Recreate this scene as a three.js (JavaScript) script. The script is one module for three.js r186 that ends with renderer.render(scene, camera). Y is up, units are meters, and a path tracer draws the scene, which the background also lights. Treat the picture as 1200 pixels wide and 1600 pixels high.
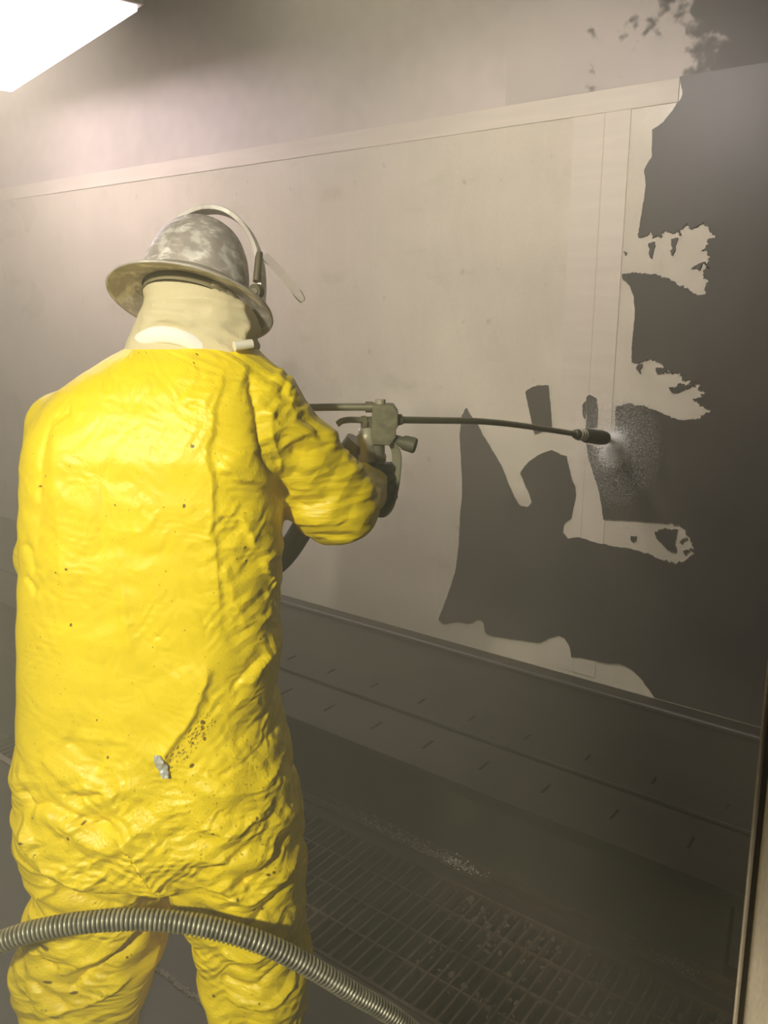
import * as THREE from 'three';
import { ImprovedNoise } from 'three/addons/math/ImprovedNoise.js';
import { RoundedBoxGeometry } from 'three/addons/geometries/RoundedBoxGeometry.js';
import { mergeGeometries, mergeVertices } from 'three/addons/utils/BufferGeometryUtils.js';
import { RectAreaLightUniformsLib } from 'three/addons/lights/RectAreaLightUniformsLib.js';

// ---------------------------------------------------------------- camera, haze, exposure, lamps
const rad = (d) => (d * Math.PI) / 180;
const EYE = 1.7, FOCAL = 1300, YAW = rad(37.317), PITCH = rad(13.689);   // FOCAL in pixels of the 1200 x 1600 frame
const scene = new THREE.Scene();
scene.background = new THREE.Color(0, 0, 0);                              // a closed room: no sky
const camera = new THREE.PerspectiveCamera((2 * Math.atan(800 / FOCAL) * 180) / Math.PI, 1200 / 1600, 0.02, 60);
camera.position.set(0, EYE, 0);
camera.rotation.set(-PITCH, YAW, 0, 'YXZ');
const renderer = new THREE.WebGLRenderer({ antialias: true });
renderer.toneMapping = THREE.LinearToneMapping;
renderer.toneMappingExposure = 1.0;
renderer.shadowMap.enabled = true;
scene.fog = new THREE.FogExp2(new THREE.Color(1.0, 0.97, 0.71), 0.19);   // steam from the water jet
RectAreaLightUniformsLib.init();
// lamps hung from the ceiling: [x0, x1, z0, z1, y, radiance, colour]
const LAMPS = {
  panelA: { x: [-4.45, -2.88], z: [-2.234, -1.25], y: 2.8, power: 9.0, color: 0xffecf8, turn: -13 },
  tubeA: { x: [-5.05, -3.55], z: [0.9, 1.08], y: 2.78, power: 6, color: 0xfff4dc },
  tubeB: { x: [-2.25, -0.75], z: [0.9, 1.08], y: 2.78, power: 6, color: 0xfff4dc },
};

// added unseen spots for the back, the wall and the post: [place, aim, cone in degrees, softness, intensity, radius, colour]
const BACK_FILL = { at: [0.0, 2.6, 1.72], aim: [-1.08, 1.07, -0.86], cone: 20, soft: 0.5, power: 66, color: 0xfffae6, doors: true };
const WALL_FILL = { at: [-1.25, 2.8, -1.2], aim: [-1.36, 1.66, -2.81], cone: 45, soft: 0.75, power: 18.5, color: 0xfff3ee };
const SIDE_FILL = { at: [0.95, 1.5, 0.55], aim: [0.0, 0.72, -1.0], cone: 10.5, soft: 0.5, power: 38, color: 0xfff4e0 };

// ---------------------------------------------------------------- helpers
const V = (x, y, z) => new THREE.Vector3(x, y, z);
const RIGHT = V(Math.cos(YAW), 0, -Math.sin(YAW)), AHEAD = V(-Math.sin(YAW), 0, -Math.cos(YAW));
function ray(px, py) {                                                    // direction in the room of a place in the photograph
  const u = px - 600, v = py - 800;
  const f = FOCAL * Math.cos(PITCH) - v * Math.sin(PITCH), d = v * Math.cos(PITCH) + FOCAL * Math.sin(PITCH);
  return { f, dir: V(0, -d, 0).addScaledVector(RIGHT, u).addScaledVector(AHEAD, f) };
}
const eye = () => V(0, EYE, 0);
const atDepth = (px, py, depth) => { const r = ray(px, py); return eye().addScaledVector(r.dir, depth / r.f); };
const atZ = (px, py, z) => { const r = ray(px, py); return eye().addScaledVector(r.dir, z / r.dir.z); };
const atY = (px, py, y) => { const r = ray(px, py); return eye().addScaledVector(r.dir, (y - EYE) / r.dir.y); };
const perlin = new ImprovedNoise();
const noise = (x, y, z = 0) => perlin.noise(x + 31.7, y + 11.3, z + 7.9);
const fbm = (x, y, z, o = 4) => { let s = 0, a = 0.5; for (let i = 0; i < o; i++) { s += a * noise(x, y, z); x *= 2.03; y *= 2.03; z *= 2.03; a *= 0.5; } return s; };
const ridge = (x, y, z, o = 3) => { let s = 0, a = 0.5; for (let i = 0; i < o; i++) { s += a * (1 - 2 * Math.abs(noise(x, y, z))); x = x * 1.9 + 3.1; y = y * 1.9 + 1.7; z = z * 1.9; a *= 0.5; } return s; };
let seed = 12345;
const rnd = () => { seed = (seed + 0x6d2b79f5) | 0; let t = Math.imul(seed ^ (seed >>> 15), 1 | seed); t = (t + Math.imul(t ^ (t >>> 7), 61 | t)) ^ t; return ((t ^ (t >>> 14)) >>> 0) / 4294967296; };
const clamp = THREE.MathUtils.clamp, lerp = THREE.MathUtils.lerp, sstep = (a, b, x) => (a < b ? THREE.MathUtils.smoothstep(x, a, b) : 1 - THREE.MathUtils.smoothstep(x, b, a));

const taken = new Map();
function numbered(name) { const n = taken.get(name) ?? 0; taken.set(name, n + 1); return n ? name + '_' + String(n).padStart(3, '0') : name; }
function tag(o, label, category, group) { o.userData.label = label; if (category) o.userData.category = category; if (group) o.userData.group = group; return o; }
function thing(name, label, category, pos = V(0, 0, 0), group) { const o = new THREE.Group(); o.name = numbered(name); o.position.copy(pos); scene.add(o); return tag(o, label, category, group); }
function mesh(name, geo, mat, parent, label) {
  const m = new THREE.Mesh(geo, mat); m.name = parent === scene ? numbered(name) : name; m.castShadow = m.receiveShadow = true;
  parent.add(m); if (label) m.userData.label = label; return m;
}
function struct(name, geo, mat) { const m = mesh(name, geo, mat, scene); m.userData.kind = 'structure'; return m; }
function box(x0, x1, y0, y1, z0, z1, r = 0) {
  const w = x1 - x0, h = y1 - y0, d = z1 - z0;
  const g = r ? new RoundedBoxGeometry(w, h, d, 2, r) : new THREE.BoxGeometry(w, h, d);
  g.translate((x0 + x1) / 2, (y0 + y1) / 2, (z0 + z1) / 2); return metreUV(g);
}
function metreUV(g) {                                                     // uv in metres, from the face's main direction
  const p = g.attributes.position, n = g.attributes.normal, uv = new Float32Array(p.count * 2);
  for (let i = 0; i < p.count; i++) {
    const ax = Math.abs(n.getX(i)), ay = Math.abs(n.getY(i)), az = Math.abs(n.getZ(i));
    uv[2 * i] = ax > ay && ax > az ? p.getZ(i) : p.getX(i);
    uv[2 * i + 1] = ay >= ax && ay >= az ? p.getZ(i) : p.getY(i);
  }
  g.setAttribute('uv', new THREE.BufferAttribute(uv, 2)); return g;
}
function tube(points, r, segs = 40, radial = 12, tension = 0.5) { return new THREE.TubeGeometry(new THREE.CatmullRomCurve3(points, false, 'catmullrom', tension), segs, r, radial, false); }
function between(a, b, r0, r1 = r0, sides = 20) {                          // closed cylinder from a to b
  const d = b.clone().sub(a), g = new THREE.CylinderGeometry(r1, r0, d.length(), sides, 1);
  g.applyQuaternion(new THREE.Quaternion().setFromUnitVectors(V(0, 1, 0), d.normalize()));
  g.translate((a.x + b.x) / 2, (a.y + b.y) / 2, (a.z + b.z) / 2); return g;
}
function turned(a, b, profile, sides = 24) {                               // lathe along a->b, profile [[share, radius], ...]
  const d = b.clone().sub(a), len = d.length();
  const g = new THREE.LatheGeometry(profile.map(([t, r]) => new THREE.Vector2(Math.max(r, 1e-5), t * len)), sides);
  g.applyQuaternion(new THREE.Quaternion().setFromUnitVectors(V(0, 1, 0), d.normalize())); g.translate(a.x, a.y, a.z); return g;
}
const merge = (list) => mergeGeometries(list.map((g) => { const q = g.index ? g.toNonIndexed() : g; for (const k of Object.keys(q.attributes)) if (!['position', 'normal', 'uv'].includes(k)) q.deleteAttribute(k); return q; }));
function texture(w, h, fn, { color = true, rx = 1, ry = 1 } = {}) {
  const data = new Uint8Array(w * h * 4);
  for (let y = 0; y < h; y++) for (let x = 0; x < w; x++) {
    const c = fn((x + 0.5) / w, (y + 0.5) / h), i = (y * w + x) * 4;
    if (typeof c === 'number') { data[i] = data[i + 1] = data[i + 2] = clamp(c * 255, 0, 255); } else { data[i] = clamp(c[0], 0, 255); data[i + 1] = clamp(c[1], 0, 255); data[i + 2] = clamp(c[2], 0, 255); }
    data[i + 3] = 255;
  }
  const t = new THREE.DataTexture(data, w, h); t.magFilter = THREE.LinearFilter; t.wrapS = t.wrapT = THREE.MirroredRepeatWrapping;
  if (color) t.colorSpace = THREE.SRGBColorSpace; t.repeat.set(rx, ry); t.needsUpdate = true; return t;
}
const std = (o) => new THREE.MeshStandardMaterial(o);
const phys = (o) => new THREE.MeshPhysicalMaterial(o);

// ---------------------------------------------------------------- materials
const WALL_Z = -2.811, DECK_Y = 0.325;
const wallMap = texture(1024, 512, (u, v) => {                             // 4 m x 2 m of wiped metal panel
  const x = u * 4, y = v * 2;
  let k = 1 + 0.11 * fbm(x * 1.7, y * 1.7, 1, 5) + 0.06 * fbm(x * 7, y * 6, 2, 4) + 0.018 * noise(x * 30 + noise(x * 5, y * 5, 2), y * 4, 4) + 0.03 * noise(x * 90, y * 90, 6);
  const smear = sstep(0.22, 0.45, fbm(x * 2.5 + y * 1.5, y * 6 - x, 9, 5)); k -= 0.09 * smear;
  const spot = sstep(0.6, 0.66, noise(x * 26, y * 23, 5)) * sstep(-0.1, 0.2, noise(x * 3, y * 3, 8)); k -= 0.14 * spot;
  return [203 * k, 196 * k, 175 * k - 4 * smear];
}, { rx: 1 / 4, ry: 1 / 2 });
const wallRough = texture(512, 256, (u, v) => 0.32 + 0.16 * fbm(u * 12, v * 6, 3, 4), { color: false, rx: 1 / 4, ry: 1 / 2 });
const panelSheet = std({ map: wallMap, roughness: 1, roughnessMap: wallRough });
const stripMap = texture(512, 256, (u, v) => { const k = 1 + 0.08 * fbm(u * 7, v * 30, 5, 4); return [208 * k, 200 * k, 181 * k]; }, { rx: 1 / 2, ry: 1 });
const panelStrip = std({ map: stripMap, roughness: 0.5 });
const coatMap = texture(1024, 512, (u, v) => {
  const k = 1 + 0.35 * fbm(u * 9, v * 4.5, 8, 5) + 0.12 * noise(u * 160, v * 12, 3);
  return [62 * k, 60 * k, 54 * k];
}, { rx: 1 / 4, ry: 1 / 2 });
const coating = std({ map: coatMap, roughness: 0.42, roughnessMap: null });
const deckMap = texture(512, 512, (u, v) => { const k = 1 + 0.5 * fbm(u * 8, v * 8, 2, 5) + 0.25 * noise(u * 90, v * 90, 1); return [43 * k, 42 * k, 30 * k]; });
const deckSteel = std({ map: deckMap, roughness: 0.55, metalness: 0.15 });
const riserMap = texture(512, 512, (u, v) => { const b = fbm(u * 5, v * 5, 6, 5); const k = 1 + 0.6 * b; return [40 * k + 10 * sstep(0.1, 0.3, b), 39 * k + 8 * sstep(0.1, 0.3, b), 28 * k]; });
const riserSteel = std({ map: riserMap, roughness: 0.6 });
const floorMap = texture(512, 512, (u, v) => { const k = 1 + 0.5 * fbm(u * 6, v * 6, 12, 5) + 0.2 * noise(u * 120, v * 120, 1); return [46 * k, 42 * k, 30 * k]; });
const floorMat = std({ map: floorMap, roughness: 0.5, bumpMap: floorMap, bumpScale: 0.002 });
const grateMap = texture(256, 256, (u, v) => { const k = 1 + 0.6 * fbm(u * 14, v * 14, 3, 4); return [72 * k, 60 * k, 44 * k]; }, { rx: 2, ry: 2 });
const grateSteel = std({ map: grateMap, roughness: 0.6, metalness: 0.2 });
const plainDark = std({ color: 0x4c4840, roughness: 0.8 });
const black = std({ color: 0x100f0d, roughness: 0.8 });
const foamMat = std({ color: 0x98958a, roughness: 0.8 });

// ---------------------------------------------------------------- the room
const X0 = -7.2, X1 = 1.5, Z0 = WALL_Z, Z1 = 2.4, TOP = 3.2, T = 0.12;
const FLAT = -1.41, FOOT = -1.945;                                        // near edge of the trench, foot of the ledge
{
  struct('floor', merge([box(X0 - T, X1 + T, -0.2, 0, FLAT, Z1 + T), box(X0 - T, X1 + T, -0.2, 0, Z0 - T, -1.885), box(X0 - T, X1 + T, -0.5, -0.4, -1.9, FLAT),
    box(X0 - T, X1 + T, -0.4, -0.2, FLAT, FLAT + 0.1), box(X0 - T, X1 + T, -0.4, -0.2, -1.985, -1.885)]), floorMat);
  struct('ceiling', box(X0 - T, X1 + T, TOP, TOP + T, Z0 - T, Z1 + T), plainDark);
  struct('wall_left', box(X0 - T, X0, 0, TOP, Z0, Z1), plainDark);
  struct('wall_right', box(X1, X1 + T, 0, TOP, Z0, Z1), plainDark);
  struct('wall_front', box(X0 - T, X1 + T, 0, TOP, Z1, Z1 + T), plainDark);
}
const wall = struct('wall_back', box(X0 - T, X1 + T, 0, TOP, Z0 - T, Z0), panelSheet);
const upperHazeMap = texture(1024, 256, (u, v) => { const x = u * 8, y = v; const k = 1 + 0.16 * fbm(x * 2, y * 3, 5, 5) + 0.06 * noise(x * 16, y * 14, 3); return [188 * k, 179 * k, 168 * k]; }, { rx: 1 / 8, ry: 1 });  // pale tone stands in for haze before the dark coated upper wall
mesh('upper_haze_panel', box(X0, -1.6, 2.4, TOP, Z0, Z0 + 0.003), std({ map: upperHazeMap, roughness: 0.5 }), wall, 'upper wall sheet above the frame strip with haze painted in as pale grey');
const hazeBlotMap = texture(1024, 320, (u, v) => {                             // fading haze painted as pale blotches over the dark coating
  const x = -1.6 + u * 3.1, y = 2.4 + v * 0.8, n = fbm(x * 4, y * 4, 3, 4) + 0.6 * fbm(x * 26, y * 26, 6, 3), d = sstep(-0.1, 0.1, n * 0.8 + (x + 0.98) * 1.2), k = 1 + 0.16 * fbm(x * 2, y * 3, 5, 4);
  return [lerp(184, 70, d) * k, lerp(175, 66, d) * k, lerp(164, 60, d) * k];
});
{ const g = box(-1.6, X1, 2.4, TOP, Z0, Z0 + 0.003), q = g.attributes.uv; for (let i = 0; i < q.count; i++) q.setXY(i, (q.getX(i) + 1.6) / 3.1, (q.getY(i) - 2.4) / 0.8); mesh('upper_haze_panel', g, std({ map: hazeBlotMap, roughness: 0.5 }), wall, 'dark coated sheet with fading haze painted as grey blotches'); }
mesh('frame_strip', box(X0, -0.985, 2.33, 2.4, Z0, Z0 + 0.0034, 0.0012), panelStrip, wall, 'pale horizontal frame strip near the top of the wall');
{ // upright frame strip: a wide flat and a narrower lapped plate whose edge shows as a fine line
  mesh('frame_strip', box(-1.335, -1.225, 0.34, 2.33, Z0, Z0 + 0.0014, 0.0006), panelStrip, wall, 'pale upright frame strip beside the dark coating');
  mesh('frame_strip', box(-1.2225, -1.135, 0.34, 2.33, Z0, Z0 + 0.003, 0.0012), panelStrip, wall, 'raised upright strip lapped over the seam');
}
// the dark coating that the jet is stripping off: its own outline, a millimetre or two thick
function ragged(list, amp, step = 0.005, closed = true) {                  // list of [px, py, roughness]; outline on the wall, frayed
  const pts = list.map(([x, y, k = 1]) => { const p = atZ(x, y, Z0); return [p.x, p.y, k]; }), out = [];
  for (let i = 0; i < pts.length - (closed ? 0 : 1); i++) {
    const a = pts[i], b = pts[(i + 1) % pts.length], len = Math.hypot(b[0] - a[0], b[1] - a[1]), n = clamp(Math.round(len / step), 1, 90);
    for (let j = 0; j < n; j++) {
      const t = j / n, x = lerp(a[0], b[0], t), y = lerp(a[1], b[1], t), k = amp * lerp(a[2], b[2], t) * (len < 0.8 ? 1 : 0);
      out.push(new THREE.Vector2(x + k * (noise(x * 60, y * 60, 1) + 0.7 * noise(x * 210, y * 210, 2) + 0.5 * noise(x * 520, y * 520, 3)), y + k * (noise(x * 60, y * 60, 5) + 0.7 * noise(x * 210, y * 210, 6) + 0.5 * noise(x * 520, y * 520, 7))));
    }
  }
  return out;
}
function skin(outline, depth = 0.0055) { const g = new THREE.ExtrudeGeometry(new THREE.Shape(outline), { depth, bevelEnabled: false }); g.translate(0, 0, Z0); return metreUV(g); }
const EDGE_A = [[1062, 122], [1068, 148], [1052, 172], [1036, 192], [1020, 203], [1019, 245], [1007, 266], [1010, 290], [1004, 330], [1000, 350], [997, 370, 4], [1004, 372, 4], [1013, 366, 5], [1020, 371, 6], [1028, 371, 5], [1038, 362, 6],
  [1047, 363, 6], [1055, 358, 6], [1060, 366, 6], [1067, 352, 6], [1075, 348, 6], [1083, 358, 6], [1092, 352, 6], [1102, 350, 6], [1110, 359, 6], [1119, 368, 5], [1106, 380, 6], [1102, 390, 6], [1110, 400, 6], [1102, 412, 6], [1109, 419, 6], [1097, 428, 6],
  [1110, 438, 6], [1103, 447, 6], [1104, 461, 5], [1090, 463, 4], [1075, 452, 3], [1060, 445, 3], [1042, 434, 3], [1023, 430, 3], [1008, 427, 3], [985, 427, 2], [972, 427, 2], [974, 436, 1], [985, 447], [991, 465], [993, 490], [990, 520], [988, 545], [988, 566, 2]];
const EDGE_B = [[1000, 566, 4], [1012, 560, 4], [1026, 564, 5], [1040, 571, 5], [1050, 578, 6], [1062, 588, 6], [1076, 597, 5], [1092, 600, 6], [1096, 609, 6], [1110, 611, 6], [1100, 617, 6], [1086, 626, 6], [1098, 632, 5], [1111, 640, 5], [1100, 649, 4],
  [1085, 655, 3], [1068, 657, 2], [1050, 652, 2], [1030, 643, 2], [1010, 635, 2], [985, 631, 2], [963, 634, 1], [962, 664], [957, 690], [936, 700], [917, 692], [920, 715], [927, 736], [936, 765], [941, 790], [943, 811], [965, 812], [1000, 814], [1030, 816, 2], [1052, 818, 3],
  [1070, 828, 5], [1083, 845, 5], [1084, 862, 5], [1074, 875, 4], [1055, 880, 4], [1038, 876, 3], [1015, 866, 2], [990, 858, 2], [960, 854], [930, 847], [905, 839], [888, 841], [880, 832], [882, 818], [893, 810], [896, 795], [900, 775], [899, 760],
  [895, 750], [889, 730], [886, 713], [875, 709], [862, 703], [845, 709], [828, 720], [819, 730], [814, 738], [820, 755], [828, 772], [832, 785], [825, 792], [813, 790], [806, 780], [798, 763], [784, 728], [766, 697], [755, 680], [745, 660], [735, 648], [729, 637],
  [723, 648], [719, 680], [721, 710], [723, 745], [723, 778], [720, 800], [718, 850], [713, 890], [700, 930], [686, 968], [695, 974], [707, 971], [716, 970], [736, 973], [745, 967], [755, 969], [760, 990], [780, 995], [800, 998], [845, 1004], [858, 997], [873, 992], [884, 998],
  [891, 1010], [893, 1026], [912, 1028], [930, 1032], [955, 1037], [968, 1036], [985, 1043], [1003, 1060], [1016, 1078], [1023, 1090]];
{
  const outline = ragged([...EDGE_A, ...EDGE_B], 0.0024, 0.0028, false);
  outline.push(new THREE.Vector2(X1, 0.335), new THREE.Vector2(X1, 2.402), new THREE.Vector2(-0.986, 2.402));
  mesh('dark_coating', skin(outline), coating, wall, 'dark grey coating layer with a ragged stripped edge');
  const islands = [[[822, 612], [832, 604, 2], [840, 602, 2], [857, 602, 2], [859, 620], [861, 645], [863, 668], [850, 673], [836, 678], [832, 660], [827, 638]], [[917, 621], [922, 616], [933, 622], [935, 640], [934, 668], [916, 670], [918, 645]],
    [[911, 632], [916, 626], [917, 640], [915, 655], [911, 648]], [[1022, 834, 3], [1034, 826, 4], [1058, 826, 4], [1056, 842, 3], [1054, 852, 4], [1060, 862, 5], [1048, 862, 5], [1038, 852, 4], [1030, 844, 4]],
    [[1050, 376, 3], [1058, 372, 3], [1056, 390, 3], [1050, 400, 3]], [[1014, 380, 3], [1023, 377, 3], [1020, 404, 3], [1016, 400, 3]], [[1080, 418, 4], [1098, 411, 4], [1092, 421, 4]], [[1046, 606, 4], [1062, 600, 4], [1088, 601, 4], [1074, 608, 4], [1052, 614, 4]],
    [[1024, 575, 4], [1044, 573, 4], [1046, 582, 4], [1028, 583, 4]], [[996, 572, 4], [1004, 568, 4], [1000, 584, 4]], [[1062, 845, 4], [1073, 841, 4], [1068, 850, 4]], [[975, 393, 1], [980, 395, 1], [978, 400, 1]], [[986, 837, 2], [996, 838, 2], [992, 846, 2], [986, 844, 2]], [[1070, 862, 4], [1080, 856, 4], [1074, 868, 4]]];
  for (const s of islands) mesh('coating_patch', skin(ragged(s, 0.002, 0.004)), coating, wall);
}

// ---------------------------------------------------------------- the ledge along the wall
{
  const ledge = thing('steel_ledge', 'dark steel ledge with slotted deck plates running along the foot of the wall', 'ledge');
  const XL = X0, XR = 0.6;
  function plate(n0, n1, slots, s0, s1) {
    const sh = new THREE.Shape([new THREE.Vector2(XL, n0), new THREE.Vector2(XR, n0), new THREE.Vector2(XR, n1), new THREE.Vector2(XL, n1)]);
    for (const s of slots) sh.holes.push(new THREE.Path([new THREE.Vector2(s - 0.0055, s0), new THREE.Vector2(s + 0.0055, s0), new THREE.Vector2(s + 0.0055, s1), new THREE.Vector2(s - 0.0055, s1)]));
    const g = new THREE.ExtrudeGeometry(sh, { depth: 0.009, bevelEnabled: true, bevelThickness: 0.0015, bevelSize: 0.0015, bevelSegments: 1 });
    g.rotateX(-Math.PI / 2); g.translate(0, DECK_Y - 0.0105, 0); return metreUV(g);
  }
  const fs = [], bs = []; for (let k = -3; k < 10; k++) fs.push(-1.795 + 0.2115 * k); for (let k = -3; k < 9; k++) bs.push(-1.992 + 0.2135 * k);
  mesh('front_deck_plate', plate(1.905, 2.155, fs, 2.005, 2.068), deckSteel, ledge);
  mesh('back_deck_plate', plate(2.182, 2.806, bs, 2.25, 2.3), deckSteel, ledge);
  mesh('front_lip', box(XL, XR, DECK_Y - 0.045, DECK_Y - 0.011, -1.915, -1.907, 0.002), deckSteel, ledge);
  for (const [a, b] of [[XL, -4.2], [-4.195, -2.3], [-2.295, -0.402], [-0.33, XR]]) mesh('riser_panel', box(a, b, 0.01, DECK_Y - 0.012, -1.99, -1.965, 0.003), riserSteel, ledge);
  mesh('riser_panel', box(-0.402, -0.33, 0.01, DECK_Y - 0.012, -2.05, -2.03, 0.003), riserSteel, ledge);
  mesh('foot_angle', merge([box(XL, XR, 0.001, 0.007, -1.99, -1.925, 0.002), box(XL, XR, 0.007, 0.03, -1.99, -1.958, 0.002)]), std({ map: grateMap, roughness: 0.35, metalness: 0.4 }), ledge);
  mesh('wall_rail', between(V(XL, DECK_Y + 0.014, -2.7), V(XR, DECK_Y + 0.014, -2.7), 0.012), std({ map: coatMap, color: 0xffffff, roughness: 0.4, metalness: 0.3 }), ledge, 'round rail lying along the wall');
  mesh('gutter_bottom', box(XL, XR, DECK_Y - 0.06, DECK_Y - 0.05, -2.806, -1.995), black, ledge);
}
// ---------------------------------------------------------------- the grating over the trench
{
  const gr = thing('floor_grating', 'dark rusty steel bar grating over the drain trench before the ledge', 'grating');
  const gx0 = -3.1, gx1 = -0.1, pitch = 0.0345, bars = [];
  const variants = [0, 1, 2].map((k) => { const g = new RoundedBoxGeometry(0.0075, 0.03, 0.46, 1, 0.0015); const p = g.attributes.position; for (let i = 0; i < p.count; i++) p.setX(i, p.getX(i) + 0.0012 * Math.sin(p.getZ(i) * 9 + k * 2)); return metreUV(g); });
  let k = 0;
  for (let x = gx0; x < gx1; x += pitch, k++) { const b = mesh('bearing_bar', variants[k % 3], grateSteel, gr); b.position.set(x + (rnd() - 0.5) * 0.003, -0.016 + (rnd() - 0.5) * 0.002, -1.647); }
  for (const z of [-1.54, -1.647, -1.77]) mesh('cross_bar', box(gx0, gx1, -0.013, -0.003, z - 0.004, z + 0.004, 0.001), grateSteel, gr);
  mesh('edge_bar', box(gx0, gx1, -0.03, 0.004, -1.424, -1.413, 0.0015), grateSteel, gr);
  mesh('edge_bar', box(gx0, gx1, -0.03, 0.004, -1.884, -1.876, 0.0015), grateSteel, gr);
  // lumps of stripped coating caught in the bars
  const lump = new THREE.IcosahedronGeometry(1, 1), N = 260, im = new THREE.InstancedMesh(lump, std({ color: 0x4b4336, roughness: 0.85 }), N), m4 = new THREE.Matrix4();
  for (let i = 0; i < N; i++) {
    const x = -1.1 + rnd() * 0.85, z = -1.5 - rnd() * 0.36, s = 0.003 + 0.008 * rnd() * rnd();
    m4.compose(V(x, -0.004 + rnd() * 0.006, z), new THREE.Quaternion().setFromEuler(new THREE.Euler(rnd() * 6, rnd() * 6, rnd() * 6)), V(s * 1.4, s * 0.6, s)); im.setMatrixAt(i, m4);
  }
  im.name = 'coating_debris'; im.userData.kind = 'stuff'; tag(im, 'loose flakes of stripped coating lying on the grating'); scene.add(im);
}
// foam and water at the foot of the ledge and on the floor behind the person
{
  const drop = new THREE.IcosahedronGeometry(1, 1), m4 = new THREE.Matrix4(), list = [], foamMix = [[-1.62, 0.16, 0.6], [-1.45, 0.10, 1], [-1.3, 0.1, 1], [-1.17, 0.07, 0.8], [-0.62, 0.1, 0.25], [-0.5, 0.05, 0.5]];
  for (const [cx, w, dens] of foamMix) for (let i = 0; i < 240 * dens; i++) {
    const x = cx + (rnd() + rnd() - 1) * w * 1.6, lift = rnd() * rnd() * 0.045 * (0.4 + fbm(x * 30, 0, 0, 2) + 0.4), s = 0.0008 + 0.0026 * rnd() * rnd() * dens;
    list.push([V(x, 0.006 + lift, -1.93 - rnd() * 0.03), s]);
  }
  for (let i = 0; i < 420; i++) { const t = rnd(), x = lerp(-1.64, -1.36, t); list.push([V(x, 0.002, -1.11 + 0.006 * fbm(x * 30, 3, 0, 3) * 4 + (rnd() - 0.5) * 0.008 * (1 + rnd())), 0.0012 + 0.0026 * rnd() * rnd()]); }
  const im = new THREE.InstancedMesh(drop, foamMat, list.length);
  list.forEach(([p, s], i) => im.setMatrixAt(i, m4.compose(p, new THREE.Quaternion(), V(s * 1.5, s * 0.8, s * 1.2))));
  im.name = 'foam'; im.userData.kind = 'stuff'; tag(im, 'whitish foam gathered along the foot of the ledge and the floor'); scene.add(im);
}
struct('trim_1', box(X0, -2.3, 0.0005, 0.005, -1.435, -1.41, 0.001), std({ color: 0x8a8270, roughness: 0.5, metalness: 0.3 }));

// ---------------------------------------------------------------- lamps
function lamp(L, label, tubes) {
  const [xa, xb] = L.x, [za, zb] = L.z, w = xb - xa, d = zb - za, cx = (xa + xb) / 2, cz = (za + zb) / 2;
  const spin = rad(L.turn ?? 0), corner = V(xb, L.y, za), mid = V(cx, L.y, cz).sub(corner).applyAxisAngle(V(0, 1, 0), spin).add(corner);   // turned about its right far corner
  const t = thing('ceiling_lamp', label, 'lamp', mid); t.rotation.y = spin;
  const white = std({ color: 0xd8d6d0, roughness: 0.5 });
  const glow = std({ color: 0xffffff, emissive: L.color, emissiveIntensity: tubes ? 6 : 8, roughness: 0.5 });
  mesh('housing', merge([box(-w / 2 - 0.02, w / 2 + 0.02, 0.02, 0.09, -d / 2 - 0.02, d / 2 + 0.02, 0.008)]), white, t);
  for (const s of [-1, 1]) mesh('hanger', between(V(s * w * 0.35, 0.09, 0), V(s * w * 0.35, TOP - L.y, 0), 0.006), white, t);
  if (tubes) for (const s of [-1, 1]) mesh('lamp_tube', between(V(-w / 2, 0.004, s * 0.045), V(w / 2, 0.004, s * 0.045), 0.014), glow, t);
  else mesh('diffuser', box(-w / 2, w / 2, 0.0, 0.02, -d / 2, d / 2, 0.004), glow, t);
  const light = new THREE.RectAreaLight(L.color, L.power, w, d); light.name = 'lamp_light'; light.position.set(mid.x, L.y - (tubes ? 0.014 : 0.004), mid.z); light.rotation.set(-Math.PI / 2, spin, 0, 'YXZ'); scene.add(light);
}
lamp(LAMPS.panelA, 'glaring white lamp panel under the ceiling at the top left', false);
lamp(LAMPS.tubeA, 'tube lamp hung behind the camera over the left', true);
lamp(LAMPS.tubeB, 'tube lamp hung behind the camera over the person', true);
function addedSpotLamp(L, label, hang) {  // added lamps out of view, put in for their beams
  const at = V(...L.at), aim = V(...L.aim), d = aim.clone().sub(at).normalize(), P = (t) => d.clone().multiplyScalar(t);
  const t = thing('added_spot_lamp', label, 'lamp', at), shade = std({ color: 0x6a6a66, roughness: 0.5, metalness: 0.4, side: THREE.DoubleSide });
  mesh('reflector', turned(P(-0.16), P(0.0), [[0, 0], [0, 0.05], [0.3, 0.06], [1, 0.15], [1, 0.145], [0.35, 0.05]], 32), shade, t);
  mesh('lens', turned(P(-0.03), P(-0.015), [[0, 0], [0, 0.13], [1, 0.13], [1, 0]], 32), std({ color: 0xffffff, emissive: L.color, emissiveIntensity: 5 }), t);
  mesh('hanger', between(P(-0.12), V(...hang).sub(at), 0.008), shade, t);
  if (L.doors) {                                                          // added flaps either side, put in to keep the beam narrow
    const side = V().crossVectors(d, V(0, 1, 0)).normalize();
    for (const k of [-1, 1]) { const g = new THREE.BoxGeometry(0.004, 0.34, 0.5); g.rotateY(-k * rad(4)); g.translate(k * 0.09, 0, 0.27); g.applyMatrix4(new THREE.Matrix4().makeBasis(side, V().crossVectors(d, side), d)); mesh('added_beam_flap', g, shade, t); }
  }
  const spot = new THREE.SpotLight(L.color, L.power, 0, rad(L.cone), L.soft, 2); spot.name = 'added_spot_light'; spot.position.copy(at).addScaledVector(d, 0.02); spot.target.position.copy(aim); spot.castShadow = true; spot.shadow.radius = L.doors ? 3.5 : 11; scene.add(spot, spot.target);
}
addedSpotLamp(BACK_FILL, 'added unseen spot lamp behind the camera to light the yellow back', [0.0, TOP, 1.82]);
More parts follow.
